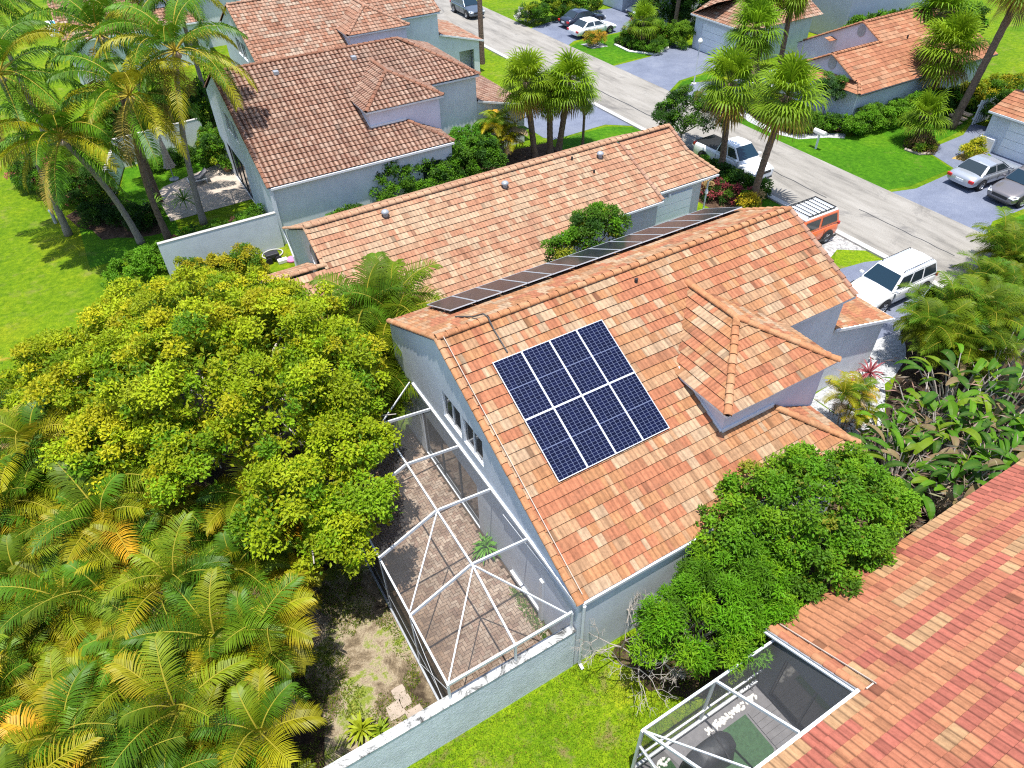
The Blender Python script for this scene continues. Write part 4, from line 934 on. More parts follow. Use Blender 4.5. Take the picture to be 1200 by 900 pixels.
def blob_points(blobs, dens, g, inner=.55, lower=-.35):
    """points over the upper shells of ellipsoids; deep points of other lobes dropped"""
    P, N = [], []
    for (cx, cy, cz, rx, ry, rz) in blobs:
        n = int(dens*4*PI*((rx*ry)**1.6+(rx*rz)**1.6+(ry*rz)**1.6)**(1/1.6)/3**(1/1.6)*.72)
        d = unit(g.normal(size=(n, 3))); d = d[d[:, 2] > lower]
        lump = 1+.10*np.sin(d[:, 0]*7+cx*3)*np.sin(d[:, 1]*6+cy*2)+.07*np.sin(d[:, 2]*9+cx)
        lump = lump+.13*np.sin(d[:, 0]*11+cz)*np.sin(d[:, 1]*12+cx)+.08*np.sin(d[:, 2]*17+cy*2)*np.sin(d[:, 0]*15)
        r = (1-(1-inner)*g.random(len(d))**2.2)*lump
        p = np.array([cx, cy, cz])+d*np.array([rx, ry, rz])*r[:, None]
        keep = np.ones(len(p), bool)
        for b in blobs:
            if b == (cx, cy, cz, rx, ry, rz): continue
            q = (p-np.array(b[:3]))/np.array(b[3:]); keep &= (q**2).sum(1) > .62
        gap = np.sin(p[:, 0]*4.3+1.3*np.sin(p[:, 1]*3.1))*np.sin(p[:, 1]*4.7+p[:, 2]*2.)+.5*np.sin(p[:, 2]*6+p[:, 0]*5)
        keep &= gap+g.normal(0, .35, len(p)) > -.62
        P.append(p[keep]); N.append(unit(d/np.array([rx, ry, rz]))[keep])
    return np.vstack(P), np.vstack(N)
def clump_crown(blobs, g, rr, l, w, pals, probs, v=.13, cover=1.5, lower=-.3, fill=.25, pick_idx=None):
    """leafy clumps over the crown's lobes; leaves radiate over the sunny side of each clump"""
    P, N = blob_points(blobs, .62/rr**2, g, .72, lower)
    n = len(P); r = rr*np.clip(np.exp(g.normal(-.05, .42, n)), .4, 2.1); per = np.maximum(6, (cover/(l*w*.5)*2*PI*r**2*.6).astype(int)); ci = np.repeat(np.arange(n), per); k = len(ci)
    d = unit(unit(g.normal(size=(k, 3)))+(N*.55+np.array([0, 0, .55]))[ci])
    pos = P[ci]+d*(r[ci]*g.uniform(.55, 1.08, k))[:, None]*np.array([1, 1, .8])
    D = unit(d*.5+g.normal(size=(k, 3))*.65+np.array([0, 0, -.1])); Nn = unit(d*.6+np.array([0, 0, .55])+g.normal(size=(k, 3))*.32); Nn = unit(Nn-D*(Nn*D).sum(1, keepdims=True))
    pi = g.choice(len(pals), n, p=np.array(probs)/sum(probs)) if pick_idx is None else pick_idx(P, g)
    base = np.array(pals)[pi]*g.uniform(.8, 1.2, (n, 1)); col = base[ci]*g.uniform(1-v, 1+v, (k, 1))*g.uniform(.95, 1.05, (k, 3))
    A = leaf_quads(pos, D, Nn, l*g.uniform(.7, 1.25, k), w*g.uniform(.75, 1.2, k), col, .12)
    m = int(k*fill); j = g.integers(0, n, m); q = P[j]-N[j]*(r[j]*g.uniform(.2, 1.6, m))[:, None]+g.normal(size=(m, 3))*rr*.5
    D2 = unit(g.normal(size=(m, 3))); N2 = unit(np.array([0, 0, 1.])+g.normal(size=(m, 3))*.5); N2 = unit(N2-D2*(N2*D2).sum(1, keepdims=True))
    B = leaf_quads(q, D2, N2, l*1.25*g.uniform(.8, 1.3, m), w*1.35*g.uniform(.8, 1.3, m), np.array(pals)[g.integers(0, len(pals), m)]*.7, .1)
    return joinp([A, B])
def limbs(mb, base, targets, r0, g, forkz=.45, n=7, wob=.25):
    base = Vector(base)
    top = Vector(np.mean(np.array(targets), 0)); fork = base.lerp(Vector((base.x*.6+top.x*.4, base.y*.6+top.y*.4, top.z)), forkz)
    mid = base.lerp(fork, .5)+Vector((g.uniform(-.1, .1), g.uniform(-.1, .1), 0))
    mb.tube([base, mid, fork], [r0*1.15, r0*.9, r0*.75], 10)
    for t in targets:
        t = Vector(t); m = fork.lerp(t, .5)+Vector((g.uniform(-wob, wob), g.uniform(-wob, wob), g.uniform(0, wob*1.5)))
        mb.tube([fork, m, t], [r0*.55, r0*.34, r0*.14], n)
        for _ in range(3):
            e = t+Vector((g.uniform(-1, 1), g.uniform(-1, 1), g.uniform(-.1, .7)))*.9; s = m.lerp(t, g.uniform(.3, .9))
            mb.tube([s, s.lerp(e, .5)+Vector((0, 0, .1)), e], [r0*.2, r0*.12, r0*.05], 5)
YELLOW = (.38, .34, .014); LIME = (.22, .28, .010); MIDG = (.075, .17, .009); DEEP = (.032, .09, .009); FRESH = (.105, .255, .009); DARK = (.018, .05, .009)
def leafy_tree(name, label, base, blobs, dens, per, rad, l, w, pals, probs, seed, trunk_r=.18, bark='bark_grey', group=None, cat='tree', mat='leaf', targets=None, bare=0):
    g = np.random.default_rng(seed); t = thing(name, label, cat, base, group)
    tb = MB(); limbs(tb, base, targets or [(b[0], b[1], b[2]-.1*b[5]) for b in blobs], trunk_r, random.Random(seed)); tb.build('trunk', bark, t, True)
    V, Q, C = clump_crown(blobs, g, rad*1.45, l, w, pals, probs)
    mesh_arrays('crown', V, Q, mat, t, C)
    return t
def bush(name, label, cat, blobs, dens, per, rad, l, w, pals, probs, seed, group=None, mat='leaf'):
    g = np.random.default_rng(seed); V, Q, C = clump_crown(blobs, g, rad*1.3, l, w, pals, probs, cover=1.3, lower=-.5)
    V[:, 2] = np.maximum(V[:, 2], .02)
    # a few stems inside
    cx, cy = blobs[0][0], blobs[0][1]
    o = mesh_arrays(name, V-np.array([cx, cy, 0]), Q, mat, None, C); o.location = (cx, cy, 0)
    return tag(o, label, cat, group)

# --- pinnate frond in local coordinates, growing from the origin towards +x
def frond(L, el, droop, nl, ll, lw, g, col, vee=.35, sag=.5, side_curl=0., tipcol=None, start=.18, rach=.022, rcol=(.30, .27, .06)):
    m = 14; t = np.linspace(0, 1, m); a = el-droop*t**1.2; ds = L/(m-1)
    x = np.concatenate([[0], np.cumsum(np.cos(a[:-1])*ds)]); z = np.concatenate([[0], np.cumsum(np.sin(a[:-1])*ds)]); y = side_curl*t**2*L
    ctr = np.stack([x, y, z], 1); tan = unit(np.gradient(ctr, axis=0))
    tt = np.linspace(start, .985, nl)
    ip = lambda A, q: np.stack([np.interp(q, t, A[:, i]) for i in range(3)], 1)
    parts = []
    for sgn in (-1, 1):
        q = np.clip(tt+g.uniform(-.006, .006, nl), 0, 1); P = ip(ctr, q); Tn = unit(ip(tan, q))
        S = unit(np.cross(Tn, np.array([0, 0, 1.]))); U = np.cross(S, Tn)*1.; S = S*sgn
        ln = ll*(np.sin(PI*(.12+.80*(q-start)/(1-start)))**.7)*g.uniform(.85, 1.12, nl)
        fw = .35+.55*((q-start)/(1-start))**1.5
        D1 = unit(S*1.+Tn*fw[:, None]+U*(vee+g.uniform(-.12, .12, nl))[:, None]); D2 = unit(D1+np.array([0, 0, -1.])*(sag*g.uniform(.7, 1.3, nl))[:, None])
        D3 = unit(D2+np.array([0, 0, -1.])*(sag*1.1))
        p1 = P+D1*(ln*.4)[:, None]; p2 = p1+D2*(ln*.35)[:, None]; p3 = p2+D3*(ln*.25)[:, None]
        W = unit(Tn*.9+U*.35)*lw
        V = np.stack([P-W*.35, P+W*.35, p1-W*.5, p1+W*.5, p2-W*.36, p2+W*.36, p3-W*.05, p3+W*.05], 1).reshape(-1, 3)
        b = np.arange(nl)[:, None]*8; Q = np.vstack([b+np.array([0, 1, 3, 2]), b+np.array([2, 3, 5, 4]), b+np.array([4, 5, 7, 6])])
        c = np.array(col)[None, :]*g.uniform(.82, 1.18, (nl, 1)); C = np.repeat(c, 8, 0).reshape(nl, 8, 3)
        if tipcol is not None: C[:, 6:] = tipcol; C[:, 4:6] = C[:, 4:6]*.5+np.array(tipcol)*.5
        parts.append((V, Q, C.reshape(-1, 3)))
    S = unit(np.cross(tan, np.array([0, 0, 1.]))); U = np.cross(S, tan); r = (rach*(1-.8*t))[:, None]
    V = np.stack([ctr+S*r, ctr+U*r, ctr-S*r, ctr-U*r], 1).reshape(-1, 3)
    q = []
    for k in range(m-1):
        for j in range(4): q.append((k*4+j, k*4+(j+1) % 4, (k+1)*4+(j+1) % 4, (k+1)*4+j))
    parts.append((V, np.array(q), np.tile(np.array(rcol), (len(V), 1))))
    return joinp(parts)
def rotz(V, a):
    c, s = math.cos(a), math.sin(a); return V@np.array([[c, s, 0], [-s, c, 0], [0, 0, 1]])
def coconut_crown(g, L, n=21, gold=.25):
    parts = []
    for k in range(n):
        az = k*2.39996+g.uniform(-.25, .25); f = k/n; el = R(78)-f*R(112)+g.uniform(-.12, .12)
        c = np.array((.075, .175, .005)) if g.random() > gold else np.array((.27, .26, .008))
        if f > .88: c = np.array((.22, .17, .03))
        V, Q, C = frond(L*g.uniform(.85, 1.1), el, R(95)+g.uniform(-.2, .35)-f*.5, 76, .90, .048, g, c*g.uniform(.75, 1.3), .25, .9, g.uniform(-.12, .12), rcol=(.42, .33, .04), rach=.045)
        parts.append((rotz(V, az), Q, C))
    return joinp(parts)
def palm_trunk(p0, p1, r0, r1, bend, ring=True, n=10, seg=26):
    mb = MB(); p0, p1 = Vector(p0), Vector(p1); pts, rad = [], []
    for k in range(seg+1):
        t = k/seg; p = p0.lerp(p1, t); p += Vector((bend[0], bend[1], 0))*math.sin(PI*t); pts.append(p)
        rad.append((r0+(r1-r0)*t)*(1.0+(.45*math.exp(-t*14)))*(1+(.05 if k % 2 else -.03)*(1 if ring else 0)))
    return mb.tube(pts, rad, n)
def coconut(label, p0, p1, L, seed, bark='bark_grey', bend=(0, 0), r=.17, gold=.25, n=21):
    g = np.random.default_rng(seed); t = thing('coconut_palm', label, 'palm tree', p0, 'coconut palms beside the lawn')
    palm_trunk(p0, p1, r, r*.7, bend).build('trunk', bark, t, True)
    V, Q, C = coconut_crown(g, L, n, gold); mesh_arrays('crown', V+np.array(p1), Q, 'gloss_leaf', t, C)
    nb = MB(); q = random.Random(seed)
    for _ in range(5):
        a = _*1.25+seed; c = Vector(p1)+Vector((.12*math.cos(a), .12*math.sin(a), -.25+.03*_)); nb.lathe(c, [(0, -.14), (.1, -.06), (.12, .03), (.07, .12), (0, .15)], 8)
    nb.build('coconut_cluster', 'wood_pale', t, True)
    return t
# --- fan palm
def fan_leaf(pet, bl, el, g, col, nseg=22, sag=.5, spread=2.35):
    d = np.array([math.cos(el), 0, math.sin(el)]); nrm = np.array([-math.sin(el), 0, math.cos(el)]); sd = np.array([0, 1., 0])
    O = d*pet+np.array([0, 0, -.12*pet*(1-el)]) if el < 1 else d*pet
    an = np.linspace(-spread, spread, nseg)+g.uniform(-.03, .03, nseg); l = bl*(.72+.28*np.cos(an*.62))*g.uniform(.9, 1.08, nseg)
    D = np.outer(np.cos(an), d)+np.outer(np.sin(an), sd); D = unit(D+nrm*.18*(1-np.abs(an)[:, None]/spread*.2))
    Wd = np.outer(-np.sin(an), d)+np.outer(np.cos(an), sd)
    w = 2*spread/nseg*.85*l
    p1 = O+D*(l*.5)[:, None]; D2 = unit(D+np.array([0, 0, -sag])); p2 = p1+D2*(l*.28)[:, None]; D3 = unit(D2+np.array([0, 0, -1.6*sag])); p3 = p2+D3*(l*.27)[:, None]
    Wm = Wd*(w*.42)[:, None]
    V = np.stack([np.tile(O, (nseg, 1))-Wm*.06, np.tile(O, (nseg, 1))+Wm*.06, p1-Wm*.5, p1+Wm*.5, p2-Wm*.34, p2+Wm*.34, p3-Wm*.04, p3+Wm*.04], 1).reshape(-1, 3)
    b = np.arange(nseg)[:, None]*8; Q = np.vstack([b+np.array([0, 1, 3, 2]), b+np.array([2, 3, 5, 4]), b+np.array([4, 5, 7, 6])])
    C = np.repeat(np.array(col)[None, :]*g.uniform(.8, 1.2, (nseg, 1)), 8, 0)
    r = .022; s = np.array([[0, r, 0], [0, -r, 0]]); pv = np.vstack([s, s+O, nrm*r*1.5+s*0, nrm*r*1.5+O+s*0])
    pq = np.array([[0, 1, 3, 2], [0, 2, 6, 4], [1, 5, 7, 3]])
    return joinp([(V, Q, C), (pv, pq, np.tile((.16, .20, .03), (len(pv), 1)))])
def fan_crown(g, Rr, n=60, tint=(1, 1, 1), dead=.2, low=-62):
    parts = []
    for k in range(n):
        f = (k+.5)/n; el = R(86)-f*R(86-low)+g.uniform(-.26, .26); az = k*2.39996+g.uniform(-.35, .35)
        c = np.array((.17, .285, .007)) if f < .5 else (np.array((.15, .25, .008)) if f < .85 else np.array((.16, .18, .014)))
        if f > 1-dead and g.random() < .75: c = np.array([(.34, .20, .04), (.22, .14, .06), (.36, .28, .04)][g.integers(3)])
        V, Q, C = fan_leaf(Rr*.42*g.uniform(.7, 1.2), Rr*.55*g.uniform(.8, 1.15), el, g, c*np.array(tint)*g.uniform(.8, 1.2), 20, .42+.30*f, 2.05)
        parts.append((rotz(V, az), Q, C))
    return joinp(parts)
def fan_palm(label, p0, p1, Rr, seed, n=50, bark='bark_brown', r=.2, bend=(0, 0), tint=(1, 1, 1), dead=.2, low=-62, group='fan palms along the street', skirt=False):
    g = np.random.default_rng(seed); t = thing('fan_palm', label, 'palm tree', p0, group)
    palm_trunk(p0, p1, r, r*.9, bend).build('trunk', bark, t, True)
    V, Q, C = fan_crown(g, Rr, n, tint, dead, low); mesh_arrays('crown', V+np.array(p1), Q, 'leaf', t, C)
    if skirt or dead:   # old leaf bases just under the crown
        b = MB(); q = random.Random(seed); P0, P1 = Vector(p0), Vector(p1); Ln = (P1-P0).length
        for i in range(34):
            a = i*2.4; s = q.uniform(.02, min(.38, 1.3/Ln)); c = P1.lerp(P0, s); o = Vector((math.cos(a), math.sin(a), 0))
            b.beam(c+o*r*.8, c+o*(r+.16)+Vector((0, 0, .26)), .07, .03)
        b.build('leaf_bases', 'bark_brown', t)
    return t
# --- areca clump (local origin at ground)
def areca_clump(g, hs, L, ns, green=False):
    stems, parts = [], []
    for s in range(ns):
        a = s*2.4+g.uniform(-.4, .4); rr = .12+.42*math.sqrt(s/ns); h = hs*g.uniform(.55, 1.25)
        b = np.array([rr*.6*math.cos(a), rr*.6*math.sin(a), 0]); top = np.array([rr*1.6*math.cos(a), rr*1.6*math.sin(a), h]); stems.append((b, top))
        nf = 12
        for k in range(nf):
            f = k/nf; el = R(84)-f*R(80)+g.uniform(-.18, .18); az = k*2.39996+g.uniform(-.3, .3)+s
            # from fresh green in the middle to yellow and orange on the old fronds
            age = np.clip(f*.9+g.normal(0, .22), 0, 1); 
            if green: age = age*.35
            c = np.array((.065, .15, .006))*(1-age)+np.array((.43, .33, .008))*age
            if age > .90: c = np.array((.46, .25, .014))
            if age > .93 and g.random() < .5: c = np.array((.22, .16, .09))
            tip = np.array((.38, .27, .015)) if (age > .35 and g.random() < .7) else None
            V, Q, C = frond(L*g.uniform(.75, 1.12)*(.7+.3*math.sin(PI*min(1, f+.25))), el, R(104)+g.uniform(-.25, .35)-f*.5, 46, .50, .030, g, c*g.uniform(.7, 1.3), g.uniform(.25, .75), g.uniform(.35, .9), g.uniform(-.16, .16), tip, .15, .024, (.40, .34, .04))
            parts.append((rotz(V, az)+top, Q, C))
    return stems, joinp(parts)
# --- paddle leaf clump (bird of paradise)
def paddle_clump(g, n, h, pl, pw, spread=.9, dry=.12):
    parts = []; stalks = MB()
    for k in range(n):
        az = k*2.39996+g.uniform(-.3, .3); f = (k+.5)/n; lean = .1+spread*f; hh = h*g.uniform(.55, 1.1)
        d = np.array([math.cos(az), math.sin(az), 0.]); s = np.array([-math.sin(az), math.cos(az), 0.])
        base = d*.3*g.random(); tip = base+d*hh*lean*.7+np.array([0, 0, hh])
        stalks.tube([base, base*.4+tip*.6+np.array([0, 0, .1]), tip], [.045, .03, .02], 5)
        c = np.array([(.055, .18, .006), (.09, .235, .006), (.025, .09, .007), (.15, .24, .008), (.03, .11, .007)][g.integers(5)])
        if g.random() < dry: c = np.array((.24, .16, .09))
        m = 8; t = np.linspace(0, 1, m); L = pl*g.uniform(.75, 1.15); el = R(62)-lean*R(38); a = el-R(95)*t*g.uniform(.7, 1.2)
        x = np.concatenate([[0], np.cumsum(np.cos(a[:-1]))])*L/(m-1); z = np.concatenate([[0], np.cumsum(np.sin(a[:-1]))])*L/(m-1)
        ctr = tip+np.outer(x, d)+np.outer(z, [0, 0, 1]); w = pw*np.sin(PI*np.clip(t*.93+.05, 0, 1))**.6*g.uniform(.8, 1.1)
        tilt = g.uniform(-.5, .5); up = np.outer(-np.sin(a), d)+np.outer(np.cos(a), [0, 0, 1])
        sl = s*math.cos(tilt)+up*math.sin(tilt); fold = .28
        A = ctr+sl*(w*.5)[:, None]+up*(w*fold*.5)[:, None]; B = ctr-sl*(w*.5)[:, None]+up*(w*fold*.5)[:, None]
        V = np.stack([A, ctr, B], 1).reshape(-1, 3); q = []
        for j in range(m-1): q += [(j*3, j*3+1, j*3+4, j*3+3), (j*3+1, j*3+2, j*3+5, j*3+4)]
        cc = np.tile(c*g.uniform(.8, 1.2), (len(V), 1)); cc[1::3] = cc[1::3]*.75+np.array((.2, .26, .04))*.25
        parts.append((V, np.array(q), cc))
    return stalks, joinp(parts)
def spiky(g, n, l, w, col, up=.9, droop=.5):
    """strap leaves from one point"""
    parts = []
    az = np.arange(n)*2.39996+g.uniform(-.3, .3, n); el = R(85)-np.sqrt(np.arange(n)/n)*up*R(85)+g.uniform(-.1, .1, n); ln = l*g.uniform(.75, 1.15, n)
    d = np.stack([np.cos(az)*np.cos(el), np.sin(az)*np.cos(el), np.sin(el)], 1); s = np.stack([-np.sin(az), np.cos(az), 0*az], 1)*w
    p1 = d*(ln*.5)[:, None]; d2 = unit(d+np.array([0, 0, -droop])); p2 = p1+d2*(ln*.3)[:, None]; d3 = unit(d2+np.array([0, 0, -droop*1.5])); p3 = p2+d3*(ln*.2)[:, None]
    V = np.stack([-s*.4, s*.4, p1-s*.5, p1+s*.5, p2-s*.35, p2+s*.35, p3-s*.05, p3+s*.05], 1).reshape(-1, 3)
    b = np.arange(n)[:, None]*8; Q = np.vstack([b+np.array([0, 1, 3, 2]), b+np.array([2, 3, 5, 4]), b+np.array([4, 5, 7, 6])])
    C = np.repeat(np.array(col)[None, :]*g.uniform(.75, 1.25, (n, 1)), 8, 0)
    return V, Q, C

# ================================================================== planting
# the big spreading tree left of the cage
bl = [(-3.9, 24.1, 4.0, 1.9, 2.0, 1.1), (-2.2, 25.2, 4.3, 1.3, 1.2, .9), (-.9, 23.9, 4.9, 1.9, 1.7, 1.2), (1.3, 24.1, 4.5, 1.7, 1.5, 1.1), (2.0, 22.5, 5.3, 1.7, 1.6, 1.2), (3.6, 21.3, 4.7, 1.6, 1.8, 1.3),
      (.1, 21.3, 6.1, 1.8, 1.9, 1.3), (-2.4, 21.4, 5.0, 1.8, 1.7, 1.2), (2.4, 19.4, 6.0, 1.6, 1.7, 1.2), (-.5, 18.6, 6.3, 1.9, 1.7, 1.3), (3.4, 17.6, 5.3, 1.5, 1.5, 1.1), (4.3, 18.4, 4.4, .9, 1.3, .8),
      (1.6, 16.4, 5.6, 1.6, 1.5, 1.2), (-2.9, 18.7, 4.6, 1.5, 1.6, 1.1), (2.9, 15.2, 4.6, 1.1, 1.3, .9), (2.5, 13.3, 4.1, .95, 1.0, .8), (1.5, 12.6, 3.5, .8, .8, .9), (.7, 13.9, 4.6, 1.2, 1.1, 1.1), (4.0, 16.2, 4.3, .75, .9, .6),
      (-5.2, 22.2, 3.6, 1.3, 1.6, 1.0), (-.9, 16.2, 5.0, 1.2, 1.2, 1.0), (4.4, 20.4, 3.9, .9, 1.2, .9), (-5.8, 24.6, 3.2, 1.3, 1.3, .9), (-6.6, 22.8, 3.0, 1.2, 1.3, .9), (-1.2, 26.2, 3.9, 1.2, .9, .8), (2.9, 23.6, 3.9, 1.2, 1.2, .9)]
g0 = np.random.default_rng(21)
t = thing('shade_tree', 'broad yellow green shade tree spreading over the end of the screen cage', 'tree', (.2, 19.4, 0))
tb = MB(); limbs(tb, (.2, 19.4, 0), [(b[0], b[1], b[2]-.2) for b in bl], .30, random.Random(4)); tb.build('trunk', 'bark_pale', t, True)
# the limbs towards the lawn carry more yellow leaves
PALS = [(.40, .39, .010), (.28, .36, .008), (.19, .31, .008), (.11, .23, .008), (.33, .39, .010)]
def tree_pick(P, g):
    wy = np.clip((P[:, 1]-P[:, 0]*.6-13)/9, 0, 1); u = g.random(len(P)); v = g.random(len(P))
    return np.where(u < wy*.75, np.where(v < .45, 0, np.where(v < .8, 4, 1)), np.where(v < .42, 1, np.where(v < .74, 2, np.where(v < .90, 4, 3))))
V, Q, C = clump_crown(bl, g0, .31, .125, .07, PALS, [1]*5, .22, 1.25, -.4, .3, tree_pick)
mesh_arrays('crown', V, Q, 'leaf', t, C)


# the two round trees at the right wall of the main house
leafy_tree('round_tree', 'dense round green tree over the lower corner of the main roof', (13.7, 6.2, 0), [(13.5, 6.6, 3.6, 1.6, 1.4, 1.25), (12.2, 6.9, 3.2, 1.05, 1.05, 1.0), (14.9, 6.9, 3.5, 1.25, 1.2, 1.1), (14.6, 5.6, 3.2, 1.25, 1.0, 1.0), (13.0, 5.3, 2.9, 1.15, .95, .95), (15.9, 6.0, 2.9, .95, .95, .9), (11.6, 6.0, 2.6, .8, .8, .8), (11.3, 7.3, 3.3, 1.0, .85, .9), (12.6, 7.7, 3.7, .9, .7, .8)],
           52, 19, .16, .12, .065, [FRESH, (.125, .27, .010), (.16, .30, .010), MIDG, (.24, .27, .02)], [4, 3, 2.5, 1.4, .35], 51, .13, 'bark_pale')
leafy_tree('round_tree', 'bright narrow leaved tree with bare twigs beside the corner downspout', (9.3, 6.1, 0), [(10.2, 6.2, 2.6, 1.35, 1.15, 1.1), (8.7, 6.0, 2.3, 1.15, 1.1, 1.0), (11.1, 5.6, 2.4, 1.0, 1.0, 1.0), (9.5, 5.2, 2.1, 1.2, .85, .9)],
           62, 18, .18, .16, .038, [(.12, .30, .008), FRESH, MIDG, (.17, .33, .010)], [4, 3, 1.2, 2.4], 52, .09, 'bark_pale')
t = thing('bare_shrub', 'leafless pale twiggy shrub at the foot of the corner downspout', 'shrub', (8.0, 6.6, 0))
tb = MB(); q = random.Random(8)
def twig(p, d, l, r, k):
    e = p+d*l; tb.tube([p, p.lerp(e, .5)+Vector((q.uniform(-.05, .05),)*3), e], [r, r*.8, r*.55], 5)
    if k:
        for _ in range(3 if k > 1 else 4):
            nd = (d+Vector((q.uniform(-1, 1), q.uniform(-1, 1), q.uniform(-.25, .6)))*.75).normalized(); twig(e, nd, l*q.uniform(.55, .85), r*.6, k-1)
for a in range(5): twig(Vector((8.0, 6.6, .2)), Vector((math.cos(a*1.26)*.8, math.sin(a*1.26)*.8, .95)).normalized(), 1.0, .035, 4)
tb.build('branches', 'bark_pale', t)

# areca palms in the near left corner
variants = []
for s in range(4):
    g = np.random.default_rng(100+s); stems, (V, Q, C) = areca_clump(g, 2.7, 1.85, 4)
    t = thing('areca_palm', 'x', 'palm tree', (0, 0, 0), 'areca palms crowded in the near left corner')
    for b, e in stems:
        palm_trunk(b, e, .05, .04, (0, 0), True, 7, 10).build('stem', 'bark_grey', t, True)
    mesh_arrays('crown', V, Q, 'gloss_leaf', t, C); variants.append(t)
spots = []
q = random.Random(12)
for y, x0, x1 in ((7.3, -6.9, -2.7), (9.0, -7.9, -2.3), (10.7, -7.5, -1.7), (12.4, -8.1, -1.5), (14.0, -7.7, -1.9), (15.7, -8.4, -2.7), (17.3, -7.9, -3.7), (19.0, -8.5, -4.7), (20.7, -8.3, -5.8)):
    n = max(2, round((x1-x0)/1.25)); 
    for i in range(n+1): spots.append((x0+(x1-x0)*i/n+q.uniform(-.25, .25), y+q.uniform(-.3, .3)))
labels_seen = {}
big_ones = [(-6.4, 20.6), (-7.2, 22.6), (-5.4, 19.2), (-4.2, 17.6)]; spots += big_ones; spots += [(-1.0, 14.2), (-.3, 13.6), (-1.5, 15.6), (-.6, 15.3), (.1, 14.7), (-2.4, 16.9)]
for i, (x, y) in enumerate(spots):
    lab = 'yellowing feathery areca palm in the crowded clump of the near left corner'
    if x > -2.85 and y < 15 and i < len(spots)-6: lab = {7: 'areca palm nearest the yellow shrub and stepping stones', 9: 'areca palm with orange tips leaning over the bare yard earth', 10: 'areca palm at the edge of the clump midway along the yard', 12: 'outermost areca palm of the clump facing the screen cage', 14: 'areca palm tucked under the near edge of the shade tree'}.get(round(y), lab)
    z = q.uniform(0, 6.28); s = q.uniform(.82, 1.15)*(1.4 if (x, y) in big_ones else 1)
    if i < 4: o = variants[i]; o.location = (x, y, 0); o.rotation_euler = (0, 0, z); o['label'] = lab; o.scale = (s,)*3
    else: o = dup(variants[i % 4], (x, y, 0), z, lab, s)
dup(variants[0], (20.7, 10.0, 0), 2., 'small areca palm beside the white wall and pebble path', .6, 'areca palms around the main house')
dup(variants[3], (21.8, 38.2, 0), .6, 'areca palm in the bed between brown tiled house and peach roof', .85, 'areca palms around the main house')

# coconut palms at the left
coconut('grey trunked coconut palm standing at the corner of the pale patio', (3.1, 40.6, 0), (4.5, 40.6, 9.2), 4.3, 201, bend=(-.3, .1), gold=.3)
coconut('brown trunked coconut palm between the lawn and the patio', (1.0, 39.9, 0), (1.7, 39.8, 7.8), 3.9, 202, 'bark_brown', bend=(-.35, 0), gold=.45)
coconut('coconut palm with a strongly leaning pale trunk over the lawn shadow', (-.4, 40.3, 0), (-1.9, 40.0, 6.4), 3.7, 203, bend=(.3, 0), gold=.3)
coconut('tall dark green coconut palm rising behind the others', (1.4, 44.8, 0), (1.6, 45.0, 9.4), 4.0, 205, 'bark_brown', gold=.1)
coconut('coconut palm at the left picture edge in front of the far lawn', (-3.8, 43.5, 0), (-3.3, 42.4, 9.0), 4.2, 206, gold=.3)
coconut('far coconut palm left of the little pool', (-3.6, 58.0, 0), (-3.4, 57.5, 9.5), 4.2, 207, gold=.15)
coconut('far coconut palm in front of the pinkish roof', (3.2, 57.5, 0), (3.4, 57.0, 9.4), 4.0, 208, gold=.2)
coconut('coconut palm behind the garden wall near the blue grey gable', (7.2, 55.0, 0), (7.0, 54.0, 9.0), 3.6, 209, gold=.25)
# fan palms
fan_palm('fan palm with an upright trunk beside the white pickup bed', (32.0, 28.7, 0), (31.5, 28.9, 5.9), 2.35, 301, bend=(.05, 0))
fan_palm('fan palm leaning across the bonnet of the white pickup', (31.0, 25.1, 0), (31.5, 24.8, 6.4), 2.45, 302, bend=(-.15, 0))
fan_palm('leftmost fan palm by the brown tiled house', (23.9, 37.5, 0), (23.3, 37.7, 5.0), 2.15, 303, 52, tint=(1.15, 1.05, 1), dead=.12, low=-75)
fan_palm('large fan palm with a shaggy pale trunk beside the grey driveway', (25.8, 37.6, 0), (26.3, 37.3, 4.6), 2.2, 304, 54, dead=.15, low=-72)
fan_palm('fan palm squeezed between two larger ones at the grey driveway', (25.2, 37.7, 0), (25.0, 37.6, 4.0), 1.8, 305, dead=.15)
fan_palm('small fan palm with a thin dark trunk on the lawn by the grey driveway', (27.8, 37.6, 0), (27.8, 37.6, 3.2), 1.2, 306, 30, r=.09, dead=.35)
fan_palm('tall fan palm with a long slanting trunk at the right edge', (51.0, 25.9, 0), (51.6, 25.3, 9.2), 2.5, 307, bend=(.1, 0), r=.24)
fan_palm('bright fan palm in front of the roof across the street', (52.6, 29.0, 0), (52.6, 28.9, 4.2), 2.9, 308, 56, tint=(1.1, 1.05, 1), dead=.25)
fan_palm('darker fan palm rising behind the roof across the street', (57.5, 33.0, 0), (57.3, 33.2, 5.0), 3.1, 309, 54, tint=(.75, .9, 1), dead=.05)
fan_palm('fan palm with a thick trunk behind the street lamp', (44.8, 38.0, 0), (43.9, 38.8, 4.6), 2.6, 310, tint=(.85, .95, 1))
fan_palm('dark trunked fan palm behind the white pebble bed', (48.0, 39.2, 0), (48.9, 40.2, 6.6), 2.7, 311, 50, dead=.3)
fan_palm('fan palm left of the dark trunked one by the garage', (46.4, 40.3, 0), (46.8, 41.6, 6.0), 2.3, 312)
fan_palm('short fan palm with drooping leaves in the round lawn bed', (44.3, 51.9, 0), (44.3, 51.9, 2.3), 1.9, 313, 34, r=.14, dead=0, low=-40)
fan_palm('squat drooping palm in the stone edged bed across the street', (46.5, 25.4, 0), (46.5, 25.5, 1.9), 2.0, 314, 34, r=.2, dead=.1, low=-50)
